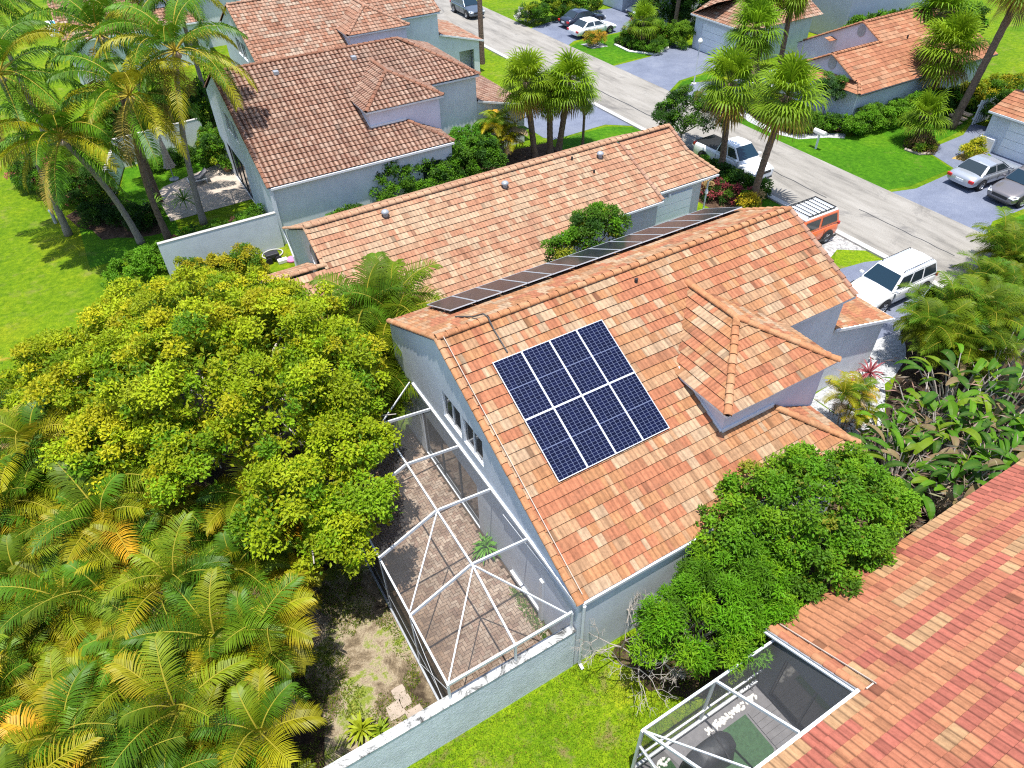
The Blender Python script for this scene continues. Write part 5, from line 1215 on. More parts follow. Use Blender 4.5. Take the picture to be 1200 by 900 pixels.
for i, (x, y, h) in enumerate(((49.5, 53.5, 7), (52.5, 50.9, 7), (50.8, 55.5, 8))):
    fan_palm(['tall palm trunk behind the round lawn bed', 'pale palm trunk beside the small white garage', 'palm at the back of the round lawn bed by the dark trees'][i], (x, y, 0), (x+.3, y, h), 2.3, 320+i, 36)
# street tree by the pickup, small tree between the roofs
leafy_tree('street_tree', 'round dark green street tree with pale blossoms behind the peach roof', (33.0, 33.8, 0), [(33.6, 33.6, 2.3, 1.6, 1.6, 1.3), (32.6, 34.3, 2.0, 1.2, 1.2, 1.0), (34.3, 32.9, 1.9, 1.1, 1.1, 1.0)], 30, 20, .2, .12, .07, [DEEP, MIDG, (.30, .30, .26), FRESH], [4, 2.5, .7, 1.2], 61, .1)
leafy_tree('small_tree', 'small bushy tree between the peach roof and the row of dark panels', (16.7, 21.7, 0), [(15.5, 21.4, 3.9, 1.1, .8, .8), (17.3, 21.9, 4.1, 1.1, .9, 1.0), (16.4, 21.6, 4.1, .9, .8, .9)], 40, 18, .17, .11, .06, [MIDG, FRESH, (.28, .30, .02), DEEP], [3, 2.5, 1.2, 1.5], 62, .08)
# hedges and shrubs
def hedge(name, label, x0, y0, x1, y1, h, th, pals, probs, seed, l=.11, w=.06, cat='hedge', per=16, dens=19):
    n = max(2, int(math.hypot(x1-x0, y1-y0)/(th*.8))); q = random.Random(seed)
    return bush(name, label, cat, [(x0+(x1-x0)*i/n+q.uniform(-.1, .1), y0+(y1-y0)*i/n+q.uniform(-.1, .1), h*.5, th*.62, th*.62, h*.52*q.uniform(.9, 1.08)) for i in range(n+1)], dens, per, .16, l, w, pals, probs, seed)
GRN = ([FRESH, MIDG, DEEP], [3, 3, 1.5])
hedge('clipped_hedge', 'long clipped hedge along the pale wall of the low house across the street', 44.3, 28.8, 52.4, 28.4, 1.5, 1.2, [(.15, .32, .015), FRESH, MIDG], [3, 3, 1.5], 71)
hedge('hedge', 'dark bushy hedge between bright fan palm and slanting trunk', 50.8, 28.0, 55.5, 27.6, 1.6, 1.3, [DEEP, MIDG, FRESH], [3, 2, 1], 72)
hedge('clipped_hedge', 'green hedge clump between brown tiled house and peach roof', 13.4, 36.1, 19.4, 36.6, 2.7, 2.1, *GRN, 73, .13, .07)
hedge('shrub', 'bright green bush against the blue grey end wall with one red plant', 18.4, 38.4, 20.6, 39.4, 2.3, 1.6, [FRESH, (.10, .30, .02), MIDG], [3, 2, 1], 74, .14, .08, 'bush')
bush('red_plant', 'small dark red leaved plant in front of the bright green bush', 'plant', [(18.9, 38.0, .9, .35, .35, .35)], 40, 12, .14, .16, .06, [(.28, .015, .02), (.16, .01, .02)], [2, 1], 75)
hedge('shrub', 'rounded bush poking up beyond the peach roof beside the grey wall', 9.6, 34.6, 10.3, 34.7, 1.5, 1.3, [DEEP, MIDG, FRESH], [2, 3, 1], 76, cat='bush')
hedge('shrub', 'rounded clipped bush at the end of the grey blue garden wall', -1.7, 36.2, .0, 37.0, 1.2, 1.5, [FRESH, (.13, .30, .012)], [3, 2], 77, cat='bush')
hedge('shrub', 'yellow green shrubs in front of the grey blue garden wall', 1.2, 33.9, 4.0, 33.7, 1.5, 1.3, [YELLOW, LIME, MIDG], [3, 2, 1], 78, cat='bush')
hedge('oleander', 'sprawling dark shrub with pink blossoms on the left lawn', -4.6, 51.5, -2.0, 46.5, 1.9, 2.2, [DEEP, MIDG, FRESH, (.5, .15, .12)], [4, 3, 1.5, .45], 79, .16, .05, 'bush', 18, 7)
hedge('shrub', 'dark low plants in the mulch bed under the coconut palms', -2.0, 44.4, .2, 42.2, .9, 1.4, [DARK, DEEP, MIDG], [3, 2, .6], 80, .2, .05, 'plants')
hedge('shrub', 'mixed shrubs along the patio edge by the garden wall', 1.7, 37.9, 5.2, 37.6, 1.1, 1.0, [MIDG, DEEP, FRESH, (.16, .06, .05)], [3, 2, 2, .5], 81, .15, .06, 'bush')
hedge('shrub', 'rounded green shrub on the patio against the gable wall', 4.9, 37.5, 5.6, 38.4, 1.2, 1.0, *GRN, 82, cat='bush')
hedge('shrub', 'tall dark screening shrubs behind the white garden wall', 1.8, 53.6, 7.0, 54.6, 3.2, 2.6, [DEEP, MIDG, FRESH, DARK], [3, 3, 1.5, 1.5], 83, .2, .1, 'bushes', 16, 6)
hedge('shrub', 'leafy shrubs between the parasol and the open patio corner', 6.0, 49.6, 6.0, 47.4, 1.9, 1.5, [MIDG, DEEP, FRESH, LIME], [3, 2, 1.5, .8], 84, .15, .07, 'bush')
hedge('shrub', 'green plants behind the parasol foot', 2.2, 49.4, 4.9, 49.9, .9, .9, *GRN, 85, cat='plants')
hedge('shrub', 'mixed red and green bed behind the white pickup', 29.9, 27.3, 30.9, 25.4, .9, 1.0, [(.28, .05, .06), MIDG, (.40, .28, .12), DEEP], [2, 2, 1.2, 1], 86, .15, .06, 'plants')
hedge('shrub', 'dark green bushes along the pickup side', 31.5, 30.0, 32.2, 26.0, .9, 1.0, [DEEP, MIDG, FRESH], [3, 2, 1], 87, .13, .07, 'bush')
bush('croton', 'small bright yellow shrub at the foot of the leaning fan palm', 'shrub', [(30.3, 25.0, .5, .5, .5, .5)], 24, 14, .16, .16, .06, [(.55, .42, .02), (.35, .36, .02)], [3, 1], 88)
hedge('shrub', 'brown and green planting behind the white kerb across the street', 42.4, 35.8, 41.9, 31.6, 1.3, 1.7, [MIDG, LIME, (.22, .12, .05), DEEP], [2, 2, 1.6, 1.3], 89, .18, .05, 'plants')
hedge('clipped_hedge', 'low green hedge by the corner of the low house wall', 42.6, 31.0, 44.6, 29.0, 1.0, 1.1, *GRN, 90)
leafy_tree('small_tree', 'thin leafed little tree against the pale wall of the low house', (44.0, 31.3, 0), [(44.0, 31.3, 2.2, .9, .9, .9)], 7, 12, .15, .11, .05, [(.08, .16, .05), DEEP, MIDG], [2, 1, 1], 91, .05)
bush('croton', 'orange yellow shrub in its pale ring beside the white sedan', 'shrub', [(41.3, 54.9, .6, .85, .75, .6)], 18, 14, .18, .17, .06, [(.5, .30, .03), (.40, .33, .03), MIDG], [3, 1.5, 1], 92)
hedge('clipped_hedge', 'curved low clipped hedge round the lawn bed', 43.4, 53.6, 44.0, 50.2, .8, .9, [MIDG, FRESH, DEEP], [2, 2, 1], 93)
hedge('clipped_hedge', 'right half of the low hedge round the lawn bed', 44.3, 50.1, 46.4, 51.2, .8, .9, [FRESH, MIDG, DEEP], [2, 2, 1], 193)
hedge('shrub', 'leafy mixed planting filling the round lawn bed', 44.6, 53.4, 46.0, 52.0, 1.8, 1.6, [FRESH, LIME, MIDG, (.3, .18, .04)], [3, 1.5, 2, .5], 94, .2, .08, 'plants')
hedge('shrub', 'two clipped bushes beside the small white garage door', 47.6, 50.2, 47.2, 50.9, 1.9, 1.3, [(.16, .30, .015), MIDG], [2, 1], 95, cat='bush')
hedge('shrub', 'dark mass of shrubs at the top edge behind the dark sedan', 40.6, 63.8, 47.5, 64.5, 1.8, 2.0, [MIDG, LIME, DEEP, FRESH], [2, 1.5, 1.5, 1.5], 96, .2, .08, 'bushes', 14, 6)
bush('flowering_shrub', 'small white flowering shrub on the lawn edge at the top', 'shrub', [(39.9, 64.6, .7, .9, .9, .7)], 14, 14, .18, .13, .08, [(.6, .6, .55), MIDG], [2, 1], 97)
hedge('shrub', 'dark trees and shrubs beyond the round lawn bed', 50.0, 56.2, 54.5, 51.2, 3.5, 3.0, [DEEP, DARK, MIDG], [3, 2, 1.5], 98, .25, .1, 'bushes', 14, 4)
hedge('shrub', 'green shrubs behind the roof ridge at the top right', 60.0, 41.0, 70.0, 38.0, 2.6, 2.6, [MIDG, FRESH, DEEP], [2, 2, 1.5], 99, .25, .1, 'bushes', 14, 4)
hedge('shrub', 'yellow green shrubs beside the slatted gate', 54.6, 27.2, 60.0, 26.4, 1.8, 1.8, [LIME, YELLOW, MIDG], [3, 1.5, 2], 120, .2, .08, 'bushes', 14, 6)
hedge('shrub', 'green creeper mass between slatted gate and garage', 53.6, 24.3, 58.0, 23.9, 2.2, 1.6, [MIDG, FRESH, DEEP], [3, 2, 2], 121, .18, .08, 'bushes', 14, 6)
bush('croton', 'small yellow shrub in golden mulch behind the silver sedan', 'shrub', [(47.6, 22.2, .5, .65, .5, .5), (48.0, 22.3, .7, .5, .4, .5)], 20, 14, .15, .14, .06, [(.45, .42, .02), LIME], [2, 1.5], 122)
bush('shrub', 'low brown green base planting under the squat palm', 'plants', [(46.3, 25.0, .4, .9, .8, .5), (46.0, 24.6, .3, .6, .5, .35)], 14, 14, .16, .16, .05, [(.20, .13, .05), MIDG, LIME], [2, 2, 1.2], 123)
hedge('shrub', 'green bushes behind the ridge of the brown tiled house', 13.8, 48.6, 18.6, 49.6, 2.6, 1.9, [FRESH, MIDG, DEEP], [2, 2, 1], 124, .2, .09, 'bushes', 14, 7)
hedge('shrub', 'dark shrub between pinkish roof dormer and brown tiled ridge', 20.5, 48.6, 23.0, 48.9, 2.4, 1.6, [FRESH, MIDG, DEEP], [2, 2, 1], 125, .2, .09, 'bushes', 14, 7)
# banana leaves by the brown tiled house
def placed(name, label, cat, parts, loc, stalk=None, mat='gloss_leaf', group=None, scale=1.):
    t = thing(name, label, cat, loc, group); V, Q, C = parts
    mesh_arrays('leaves', V*scale+np.array(loc), Q, mat, t, C)
    if stalk is not None:
        s = MB(); s.v = [tuple(np.array(p)*scale+np.array(loc)) for p in stalk.v]; s.f = stalk.f; s.build('stalks', 'bark_pale', t)
    return t
st, pr = paddle_clump(np.random.default_rng(401), 11, 1.9, 1.5, .5, .6, .15); placed('banana_plant', 'banana plant with broad torn leaves by the blue grey end wall', 'plant', pr, (22.2, 38.9, 0), st)
bl2 = [(19.6, 7.0, 1.7, 1.7, 27), (21.8, 6.6, 1.9, 1.5, 26), (20.4, 5.6, 1.9, 1.4, 24), (23.6, 6.4, 2.0, 1.5, 26), (22.6, 8.0, 1.9, 1.4, 24), (24.6, 8.2, 2.2, 1.5, 26), (26.0, 7.0, 2.0, 1.4, 22), (21.9, 5.0, 2.0, 1.3, 22), (24.2, 5.0, 2.0, 1.3, 20), (20.9, 8.3, 1.5, 1.2, 18), (27.6, 8.4, 2.2, 1.5, 20)]
names = ['lowest beside the red roof edge', 'in the middle of the dry stalks', 'leaning over the red roof edge', 'right of the middle of the clump', 'behind the pebble path bend', 'below the fine leaved palms', 'at the right picture edge', 'casting its shadow on the red roof', 'low at the right edge by the red roof', 'nearest the pebble path', 'far right under the fine leaved palms']
for i, (x, y, h, pl, n) in enumerate(bl2):
    st, pr = paddle_clump(np.random.default_rng(410+i), int(n*1.6), h*1.05, pl*.62, .28, 1.0, .14)
    placed('bird_of_paradise', 'paddle leaved plant '+names[i], 'plant', pr, (x, y, 0), st, 'leaf', group='paddle leaved plants right of the main house')
# dead leaves hanging in that clump
def dry_heap(label, x, y, r, h, n, seed):
    g = np.random.default_rng(seed); P = np.stack([x+g.normal(0, r, n), y+g.normal(0, r, n), np.abs(g.normal(0, h, n))+.05], 1)
    D = unit(g.normal(size=(n, 3))*np.array([1, 1, .5])+np.array([0, 0, -.2])); N = unit(g.normal(size=(n, 3))+np.array([0, 0, 1.5])); N = unit(N-D*(N*D).sum(1, keepdims=True))
    V, Q, C = leaf_quads(P, D, N, g.uniform(.15, .6, n), g.uniform(.02, .07, n), cvar((.20, .15, .11), n, g, .5), .2)
    o = mesh_arrays('dead_leaves', V-np.array([x, y, 0]), Q, 'dry_leaf', None, C); o.location = (x, y, 0); tag(o, label, 'dead leaves', kind='stuff')
dry_heap('brown dead leaves heaped under the paddle leaved plants', 20.3, 6.6, 1.5, .95, 2200, 5); dry_heap('dry brown stalks among the paddle leaved plants', 22.8, 6.6, 1.8, 1.0, 2000, 6)
# fine leaved palms right of the white car
fl = [(26.6, 10.7), (28.3, 11.0), (30.3, 11.2), (32.4, 11.8), (28.6, 10.2), (30.8, 10.6), (33.2, 10.6), (35.0, 12.8), (26.9, 9.6), (37.2, 13.4), (35.6, 11.0)]
fn = ['touching the white car', 'beside the white car door', 'beside the white car tail', 'at the kerb behind the white car', 'in the lower middle of the group', 'in the centre of the group', 'yellowest one at the right edge', 'nearest the street', 'lowest left one above the paddle leaves', 'outermost by the blue grey driveway', 'at the right edge below the street']
pv_ = []
for k in range(3):
    g = np.random.default_rng(500+k); pv_.append(areca_clump(g, 1.7, 1.9, 4, k != 2))
for i, (x, y) in enumerate(fl):
    stems, (V, Q, C) = pv_[2 if i in (6, 10) else i % 2]; z = i*1.3; k = 1+.12*math.sin(i*2)
    t = thing('fine_leaved_palm', 'fine leaved palm '+fn[i], 'palm', (x, y, 0), 'fine leaved palms beside the white car')
    mesh_arrays('crown', rotz(V, z)*k+np.array([x, y, 0]), Q, 'leaf', t, C)
    for b0, e0 in stems:
        b0, e0 = [rotz(np.array(p_)[None, :], z)[0]*k+np.array([x, y, 0]) for p_ in (b0, e0)]
        palm_trunk(b0, e0, .05, .04, (0, 0), True, 6, 8).build('stem', 'bark_brown', t)
for k, (x, y, sc_, n_) in enumerate(((6.9, 21.6, 1.75, 'green feathery palm rising behind the gable corner of the main house'), (5.6, 19.6, 1.35, 'green feathery palm hanging over the far end of the screen cage'))):
    stems, (V, Q, C) = pv_[k]; t = thing('areca_palm', n_, 'palm tree', (x, y, 0), 'areca palms around the main house')
    mesh_arrays('crown', V*sc_+np.array([x, y, 0]), Q, 'leaf', t, C)
    for b0, e0 in stems: palm_trunk(b0*sc_+np.array([x, y, 0]), e0*sc_+np.array([x, y, 0]), .05, .04, (0, 0), True, 6, 8).build('stem', 'bark_brown', t)
# small plants
g = np.random.default_rng(600)
V, Q, C = spiky(g, 34, .52, .075, (.26, .31, .012), 1., .5); placed('yard_shrub', 'yellow green strap leaved shrub at the wall corner of the bare yard', 'plant', joinp([(V+np.array([0, 0, .25]), Q, C), tuple([spiky(g, 26, .45, .07, (.18, .26, .012), 1., .5)[k]+(np.array([.4, -.25, .1]) if k == 0 else 0) for k in range(3)])]), (.25, 9.05, 0))
V, Q, C = spiky(g, 46, .62, .07, (.09, .24, .015), 1.1, .6); placed('patio_plant', 'green strap leaved plant on the brick patio against the house', 'plant', (V+np.array([0, 0, .3]), Q, C), (6.0, 12.35, 0.04))
g = np.random.default_rng(601); n = 500
P = np.stack([6.05+g.normal(0, .09, n), 8.1+g.random(n)*2.6, np.full(n, .05)], 1); D = unit(g.normal(size=(n, 3))*.6+np.array([0, 0, 1.])); N = unit(np.cross(D, g.normal(size=(n, 3)))); V, Q, C = leaf_quads(P, D, N, .16, .03, cvar((.14, .26, .02), n, g, .3))
tag(mesh_arrays('weeds', V, Q, 'leaf', None, C), 'weeds and grass along the house edge of the brick patio', 'weeds', kind='stuff')
V, Q, C = spiky(np.random.default_rng(602), 30, .6, .06, (.20, .02, .04), 1.1, .4); placed('cordyline', 'dark red cordyline against the white wall by the pebble path', 'plant', (V+np.array([0, 0, .5]), Q, C), (22.6, 11.2, 0))
V, Q, C = spiky(np.random.default_rng(603), 34, .7, .07, (.26, .06, .07), 1.1, .4); placed('cordyline', 'pink leaved cordyline in the middle of the pebble bed', 'plant', (V+np.array([0, 0, .5]), Q, C), (23.9, 11.4, 0))
for i, (x, y, n_) in enumerate(((1.0, 42.6, 'young palm with thin stems beside the patio'), (2.6, 42.3, 'small strap leaved plant on the patio edge'))):
    V, Q, C = spiky(np.random.default_rng(610+i), 44, 1.0, .06, (.14, .26, .02), 1.1, .5); placed('young_palm', n_, 'plant', (V+np.array([0, 0, .9]), Q, C), (x, y, 0))
    
# ------------------------------------------------------------------ grass blades where the lawn is close
def blades(name, label, region, n, h, cols, seed, avoid=None):
    g = np.random.default_rng(seed); x0, x1, y0, y1 = region; P = np.stack([g.uniform(x0, x1, n), g.uniform(y0, y1, n), np.full(n, .004)], 1)
    cl = np.sin(P[:, 0]*2.3+1.1*np.sin(P[:, 1]*1.7))*np.sin(P[:, 1]*2.9+P[:, 0]); P = P[cl+g.normal(0, .6, n) > -.7]
    if avoid is not None: P = P[avoid(P)]
    n = len(P); D = unit(g.normal(size=(n, 3))*np.array([.55, .55, .1])+np.array([0, 0, .8])); N = unit(np.cross(D, unit(g.normal(size=(n, 3)))))
    c = np.array(cols)[g.integers(len(cols), size=n)]*g.uniform(.75, 1.25, (n, 1)); V, Q, C = leaf_quads(P, D, N, h*g.uniform(.6, 1.4, n), .022, c)
    tag(mesh_arrays(name, V, Q, 'leaf', None, C), label, 'grass', kind='stuff')
GC = [(.13, .24, .008), (.18, .27, .009), (.10, .20, .008), (.25, .23, .03)]
blades('lawn_grass', 'bright lawn grass between the blue wall and the grill patio', (-4, 9.5, 4.55, 7.55), 26000, .065, GC, 1)
blades('yard_grass', 'thin weedy grass over the bare yard beside the screen cage', (-1.6, 2.35, 7.9, 14.5), 26000, .09, [(.17, .25, .02), (.26, .25, .04), (.11, .19, .015)], 2, lambda P: (np.sin(P[:, 0]*2.1+2)*np.sin(P[:, 1]*1.3)+.25*np.sin(P[:, 0]*7)*np.sin(P[:, 1]*6) > -.05))
# ------------------------------------------------------------------ cars (local axes: +x forward, origin on the ground at the middle)
def loft(st):
    """stations (x, [(y,z)...] half section from bottom to top centre) -> closed symmetric shell"""
    vs, fs = [], []; m = len(st[0][1]); full = 2*m-1
    for x, sec in st:
        vs += [(x, y, z) for y, z in sec]+[(x, -y, z) for y, z in sec[-2::-1]]
    for i in range(len(st)-1):
        for j in range(full-1):
            a = i*full+j; fs.append((a, a+full, a+full+1, a+1))
        fs.append((i*full+full-1, (i+1)*full+full-1, (i+1)*full, i*full))
    fs.append(tuple(range(full))); fs.append(tuple((len(st)-1)*full+k for k in range(full-1, -1, -1)))
    return vs, fs
def car(name, label, cat, loc, rz, L, W, paint, kind='sedan', group='cars parked around the street', H=1.45, extra=None):
    t = thing(name, label, cat, loc, group, rz, local=True)
    w = W/2; h = L/2
    P = {'sedan': dict(hood=.92, belt=.95, deck=.98, ws0=.20, ws1=.03, rr=-.22, rb=-.36, nose=.66, tail=.78),
         'suv': dict(hood=1.05, belt=1.08, deck=1.08, ws0=.22, ws1=.08, rr=-.43, rb=-.475, nose=.78, tail=1.0),
         'boxy': dict(hood=1.12, belt=1.15, deck=1.15, ws0=.20, ws1=.12, rr=-.43, rb=-.47, nose=.9, tail=1.1),
         'pickup': dict(hood=1.14, belt=1.16, deck=1.16, ws0=.24, ws1=.11, rr=-.10, rb=-.135, nose=.95, tail=1.1)}[kind]
    def sec(zt, s, z0=.24): # half section: sill to top centre
        return [(w*.80*s, z0), (w*.96*s, z0+.06), (w*s, .58), (w*.985*s, zt-.16), (w*.90*s, zt-.02), (w*.45*s, zt+.012), (0, zt+.02)]
    st = [(-h, sec(P['tail']-.12, .84, .34)), (-h+.06, sec(P['tail'], .93, .28)), (-h*.86, sec(P['deck'], .985)), (-h*.5, sec(P['belt'], 1.)), (0, sec(P['belt'], 1.)), (h*.40, sec(P['belt']-.01, 1.)), (h*.62, sec(P['hood']-.03, .99)), (h*.86, sec(P['nose']+.08, .955)), (h-.07, sec(P['nose'], .88, .28)), (h, sec(P['nose']-.14, .78, .34))]
    b = MB(); b.add(*loft(st)); b.build('body', paint, t, True, subsurf=1)
    # greenhouse
    zb = P['belt']-.05; x0, x1, x2, x3 = P['rb']*L, P['rr']*L, P['ws1']*L, P['ws0']*L; wb, wt = w*.93, w*.74
    if kind in ('boxy',): wt = w*.84
    def ring(x, z, hw): return [(x, hw, z), (x, -hw, z)]
    zr = H-.02; xm = (x1+x2)/2
    V = [(x0, wb, zb), (x0, -wb, zb), (x1, wt, zr-.05), (x1, -wt, zr-.05), (xm, wt*1.0, zr), (xm, -wt*1.0, zr), (x2, wt, zr-.04), (x2, -wt, zr-.04), (x3, wb, zb), (x3, -wb, zb), (x1, 0, zr), (xm, 0, zr+.05), (x2, 0, zr+.01), (x0-.04, 0, zb), (x3+.05, 0, zb)]
    F = [(0, 13, 10, 2), (13, 1, 3, 10), (2, 10, 11, 4), (10, 3, 5, 11), (4, 11, 12, 6), (11, 5, 7, 12), (6, 12, 14, 8), (12, 7, 9, 14), (0, 2, 4, 6, 8), (9, 7, 5, 3, 1)]
    roofp = paint
    if extra and extra.get('roof'):
        q_ = MB(); q_.box((x1+.06, -wt*.97, zr-.07), (x2+.02, wt*.97, zr+.058)); q_.build('roof', extra['roof'], t, bevel=.05)
    MB().add(V, F).build('cabin', roofp, t, False, bevel=.05)
    def glass(nm, pts, off, gl='glass_dark'):
        p = [Vector(q) for q in pts]; c = sum(p, Vector())/len(p); n = (p[1]-p[0]).cross(p[2]-p[0]).normalized()
        if n.dot(c-Vector(((x0+x3)/2, 0, .8))) < 0: n = -n
        p = [c+(q-c)*.90+n*off for q in p]; k = len(p); pb = [q-n*.03 for q in p]
        MB().add(p+pb, [tuple(range(k))]+[(i, (i+1) % k, k+(i+1) % k, k+i) for i in range(k)]).build(nm, gl, t)
    lerp = lambda a, b_, f: tuple(a[i]+(b_[i]-a[i])*f for i in range(3))
    glass('windshield', [V[8], V[9], lerp(V[9], V[7], .96), lerp(V[8], V[6], .96)], .05, 'glass_blue')
    glass('rear_window', [V[0], V[1], lerp(V[1], V[3], .95), lerp(V[0], V[2], .95)], .055)
    for s, (a, b2, c2, d2) in ((1, (0, 2, 6, 8)), (-1, (1, 3, 7, 9))):
        B0, T0, T1, B1 = V[a], V[b2], V[c2], V[d2]
        for f0, f1 in ((.03, .36), (.37, .66), (.67, .98)) if kind in ('suv',) else ((.04, .50), (.52, .97)):
            q = [lerp(lerp(B0, B1, f0), lerp(T0, T1, f0), .12), lerp(lerp(B0, B1, f1), lerp(T0, T1, f1), .12), lerp(lerp(B0, B1, f1), lerp(T0, T1, f1), .88), lerp(lerp(B0, B1, f0), lerp(T0, T1, f0), .88)]
            glass('side_window', q, .018)
    # wheels and arches
    wr = .33 if kind == 'sedan' else .39; wx = (-h*.60, h*.61)
    for x in wx:
        for s in (1, -1):
            ar = MB(); n = 22; vs = [(x, s*(w+.004), wr)]+[(x+(wr+.075)*math.cos(PI*1.08*k/n-.13), s*(w+.004), wr+(wr+.075)*math.sin(PI*1.08*k/n-.13)) for k in range(n+1)]+[(x, s*(w-.2), wr)]
            ar.add(vs[:-1], [(0, k+1, k+2) for k in range(n)]); ar.build('wheel_arch', 'car_black', t)
            ty = MB(); ty.lathe((x, s*(w-.095), wr), [(wr*.62, -.11), (wr*.94, -.11), (wr, -.07), (wr, .07), (wr*.94, .11), (wr*.62, .11)], 24, 'y'); wo = ty.build('wheel', 'tyre', t, True)
            rm = MB(); rm.lathe((x, s*(w-.095), wr), [(0, .085*s), (wr*.2, .095*s), (wr*.60, .08*s), (wr*.64, .112*s)], 24, 'y')
            for k in range(5):
                a = 2*PI*k/5; rm.beam((x+wr*.12*math.cos(a), s*(w+.002), wr+wr*.12*math.sin(a)), (x+wr*.6*math.cos(a), s*(w+.008), wr+wr*.6*math.sin(a)), .05, .02, (0, s, 0))
            rm.build('rim', 'hub_silver', wo)
    # lights, plates, mirrors, bumpers, door lines
    for s in (1, -1):
        MB().add([(h*.84, s*w*.955, P['nose']+.03), (h-.03, s*w*.60, P['nose']-.02), (h+.008, s*w*.55, P['nose']-.12), (h-.03, s*w*.84, P['nose']-.14), (h*.86, s*w*.968, P['nose']-.10)], [(0, 1, 2, 3, 4)]).build('headlight', 'lamp_clear', t, bevel=0)
        lt = MB(); lt.box((-h-.012, s*w*.60, P['tail']-.20), (-h+.14, s*w*.925, P['tail']-.03)); lt.build('tail_light', 'lamp_red', t, bevel=.02)
        mr = MB(); mr.box((P['ws0']*L-.22, s*(w*.97), P['belt']-.02), (P['ws0']*L-.06, s*(w+.16), P['belt']+.11)); mr.build('mirror', paint, t, bevel=.03)
    g = MB(); g.box((h-.02, -w*.5, P['nose']-.27), (h+.012, w*.5, P['nose']-.10)); g.build('grille', 'car_black', t, bevel=.01)
    g = MB(); g.box((h-.06, -w*.72, .30), (h+.02, w*.72, .40)); g.build('bumper', 'car_black', t, bevel=.02)
    g = MB(); g.box((-h-.02, -w*.26, P['tail']-.26), (-h+.04, w*.26, P['tail']-.12)); g.build('number_plate', 'white_trim', t)
    ln = MB()
    for f in ((.20, -.02, -.22) if kind != 'pickup' else (.23, .05, -.11)):
        for s in (1, -1): ln.box((f*L-.006, s*(w*.992), .36), (f*L+.006, s*(w+.004), P['belt']-.14))
    ln.build('door_seams', 'car_black', t)
    if kind in ('suv', 'boxy'):
        for s in (1, -1):
            MB().tube([(x1+.15, s*wt*.86, zr-.02), (x1+.25, s*wt*.86, zr+.075), (x2-.2, s*wt*.86, zr+.075), (x2-.1, s*wt*.86, zr-.02)], .02, 6).build('roof_rail', extra.get('rail', 'car_black') if extra else 'car_black', t)
    if kind == 'boxy':   # roof basket, spare wheel, dark arches
        rk = MB()
        for k in range(7): rk.beam((x1+.2+k*(x2-x1-.5)/6, -wt*.86, zr+.12), (x1+.2+k*(x2-x1-.5)/6, wt*.86, zr+.12), .05, .03)
        rk.tube([(x1+.2, wt*.86, zr+.14), (x2-.3, wt*.86, zr+.14), (x2-.25, -wt*.86, zr+.14), (x1+.2, -wt*.86, zr+.14), (x1+.2, wt*.86, zr+.14)], .03, 6); rk.build('roof_rack', 'car_black', t)
        sw = MB(); vs = MB().lathe((0, 0, 0), [(0, -.1), (.34, -.1), (.37, -.05), (.37, .08), (.30, .11), (0, .12)], 24, 'y')
        sw.add([(-h-.10-y, x, 1.0+z) for x, y, z in vs.v], vs.f); sw.build('spare_wheel', 'tyre', t, True)
        for s in (1, -1): MB().box((-h*.92, s*w*.96, .26), (h*.9, s*(w+.03), .40)).build('side_step', 'car_black', t, bevel=.02)
    if kind == 'pickup':
        cv = MB(); cv.box((-h*.96, -w*.82, 1.15), (P['rb']*L-.06, w*.82, 1.20)); cv.build('bed_cover', 'car_black', t, bevel=.02)
    return t
car('pickup_truck', 'white pickup with a black bed cover parked at the kerb', 'pickup', (33.6, 29.45, .01), R(-90)+.03, 5.35, 1.95, 'paint_white', 'pickup', H=1.85)
car('suv', 'orange and white boxy off road car with a black roof rack', 'car', (29.95, 20.9, .01), PI, 4.5, 1.9, 'paint_orange', 'boxy', H=1.85, extra={'roof': 'paint_white'})
car('suv', 'white car parked nose to the house under the fine leaved palms', 'car', (29.9, 15.1, .01), PI, 4.75, 1.9, 'paint_white', 'suv', H=1.74)
car('sedan', 'silver saloon with red tail lights on the blue grey driveway', 'car', (45.3, 20.0, .01), -.06, 4.7, 1.85, 'paint_silver', 'sedan', H=1.45)
car('crossover', 'dark taupe car facing the street beside the silver saloon', 'car', (45.3, 17.5, .01), PI-.06, 4.7, 1.85, 'paint_taupe', 'suv', H=1.65)
car('sedan', 'white saloon parked at the edge of the round bed lawn', 'car', (43.2, 57.9, .01), .02, 4.7, 1.85, 'paint_white', 'sedan', H=1.42)
car('sedan', 'dark navy saloon beyond the white saloon', 'car', (44.2, 60.9, .01), .02, 4.7, 1.85, 'paint_navy', 'sedan', H=1.42)
car('crossover', 'slate grey car driving on the street at the top edge', 'car', (36.6, 70.6, .01), R(-90), 4.6, 1.85, 'paint_slate', 'suv', H=1.62)
car('sedan', 'pale silver car half hidden behind the street palms', 'car', (47.0, 37.9, .01), .05, 4.5, 1.8, 'paint_silver', 'sedan', H=1.42)
car('sedan', 'dark grey car inside the open carport at the top edge', 'car', (51.8, 60.3, .01), PI, 4.5, 1.8, 'paint_slate', 'sedan', H=1.42)
# ------------------------------------------------------------------ ground, street, drives
def big(name, m, z, x0, x1, y0, y1):
    o = MB().add([(x0, y0, z), (x1, y0, z), (x1, y1, z), (x0, y1, z)], [(0, 1, 2, 3)]).build(name, m); o['kind'] = 'structure'; return o
big('ground', 'grass_field', 0, -400, 500, -400, 600)
sheet('street', [(33.0, -200), (39.4, -200), (39.4, 400), (33.0, 400)], .008, 'street_asphalt')
k = MB(); k.box((32.62, -200, 0), (32.998, 400, .10)); o = k.build('kerb', 'concrete_pale'); o['kind'] = 'structure'
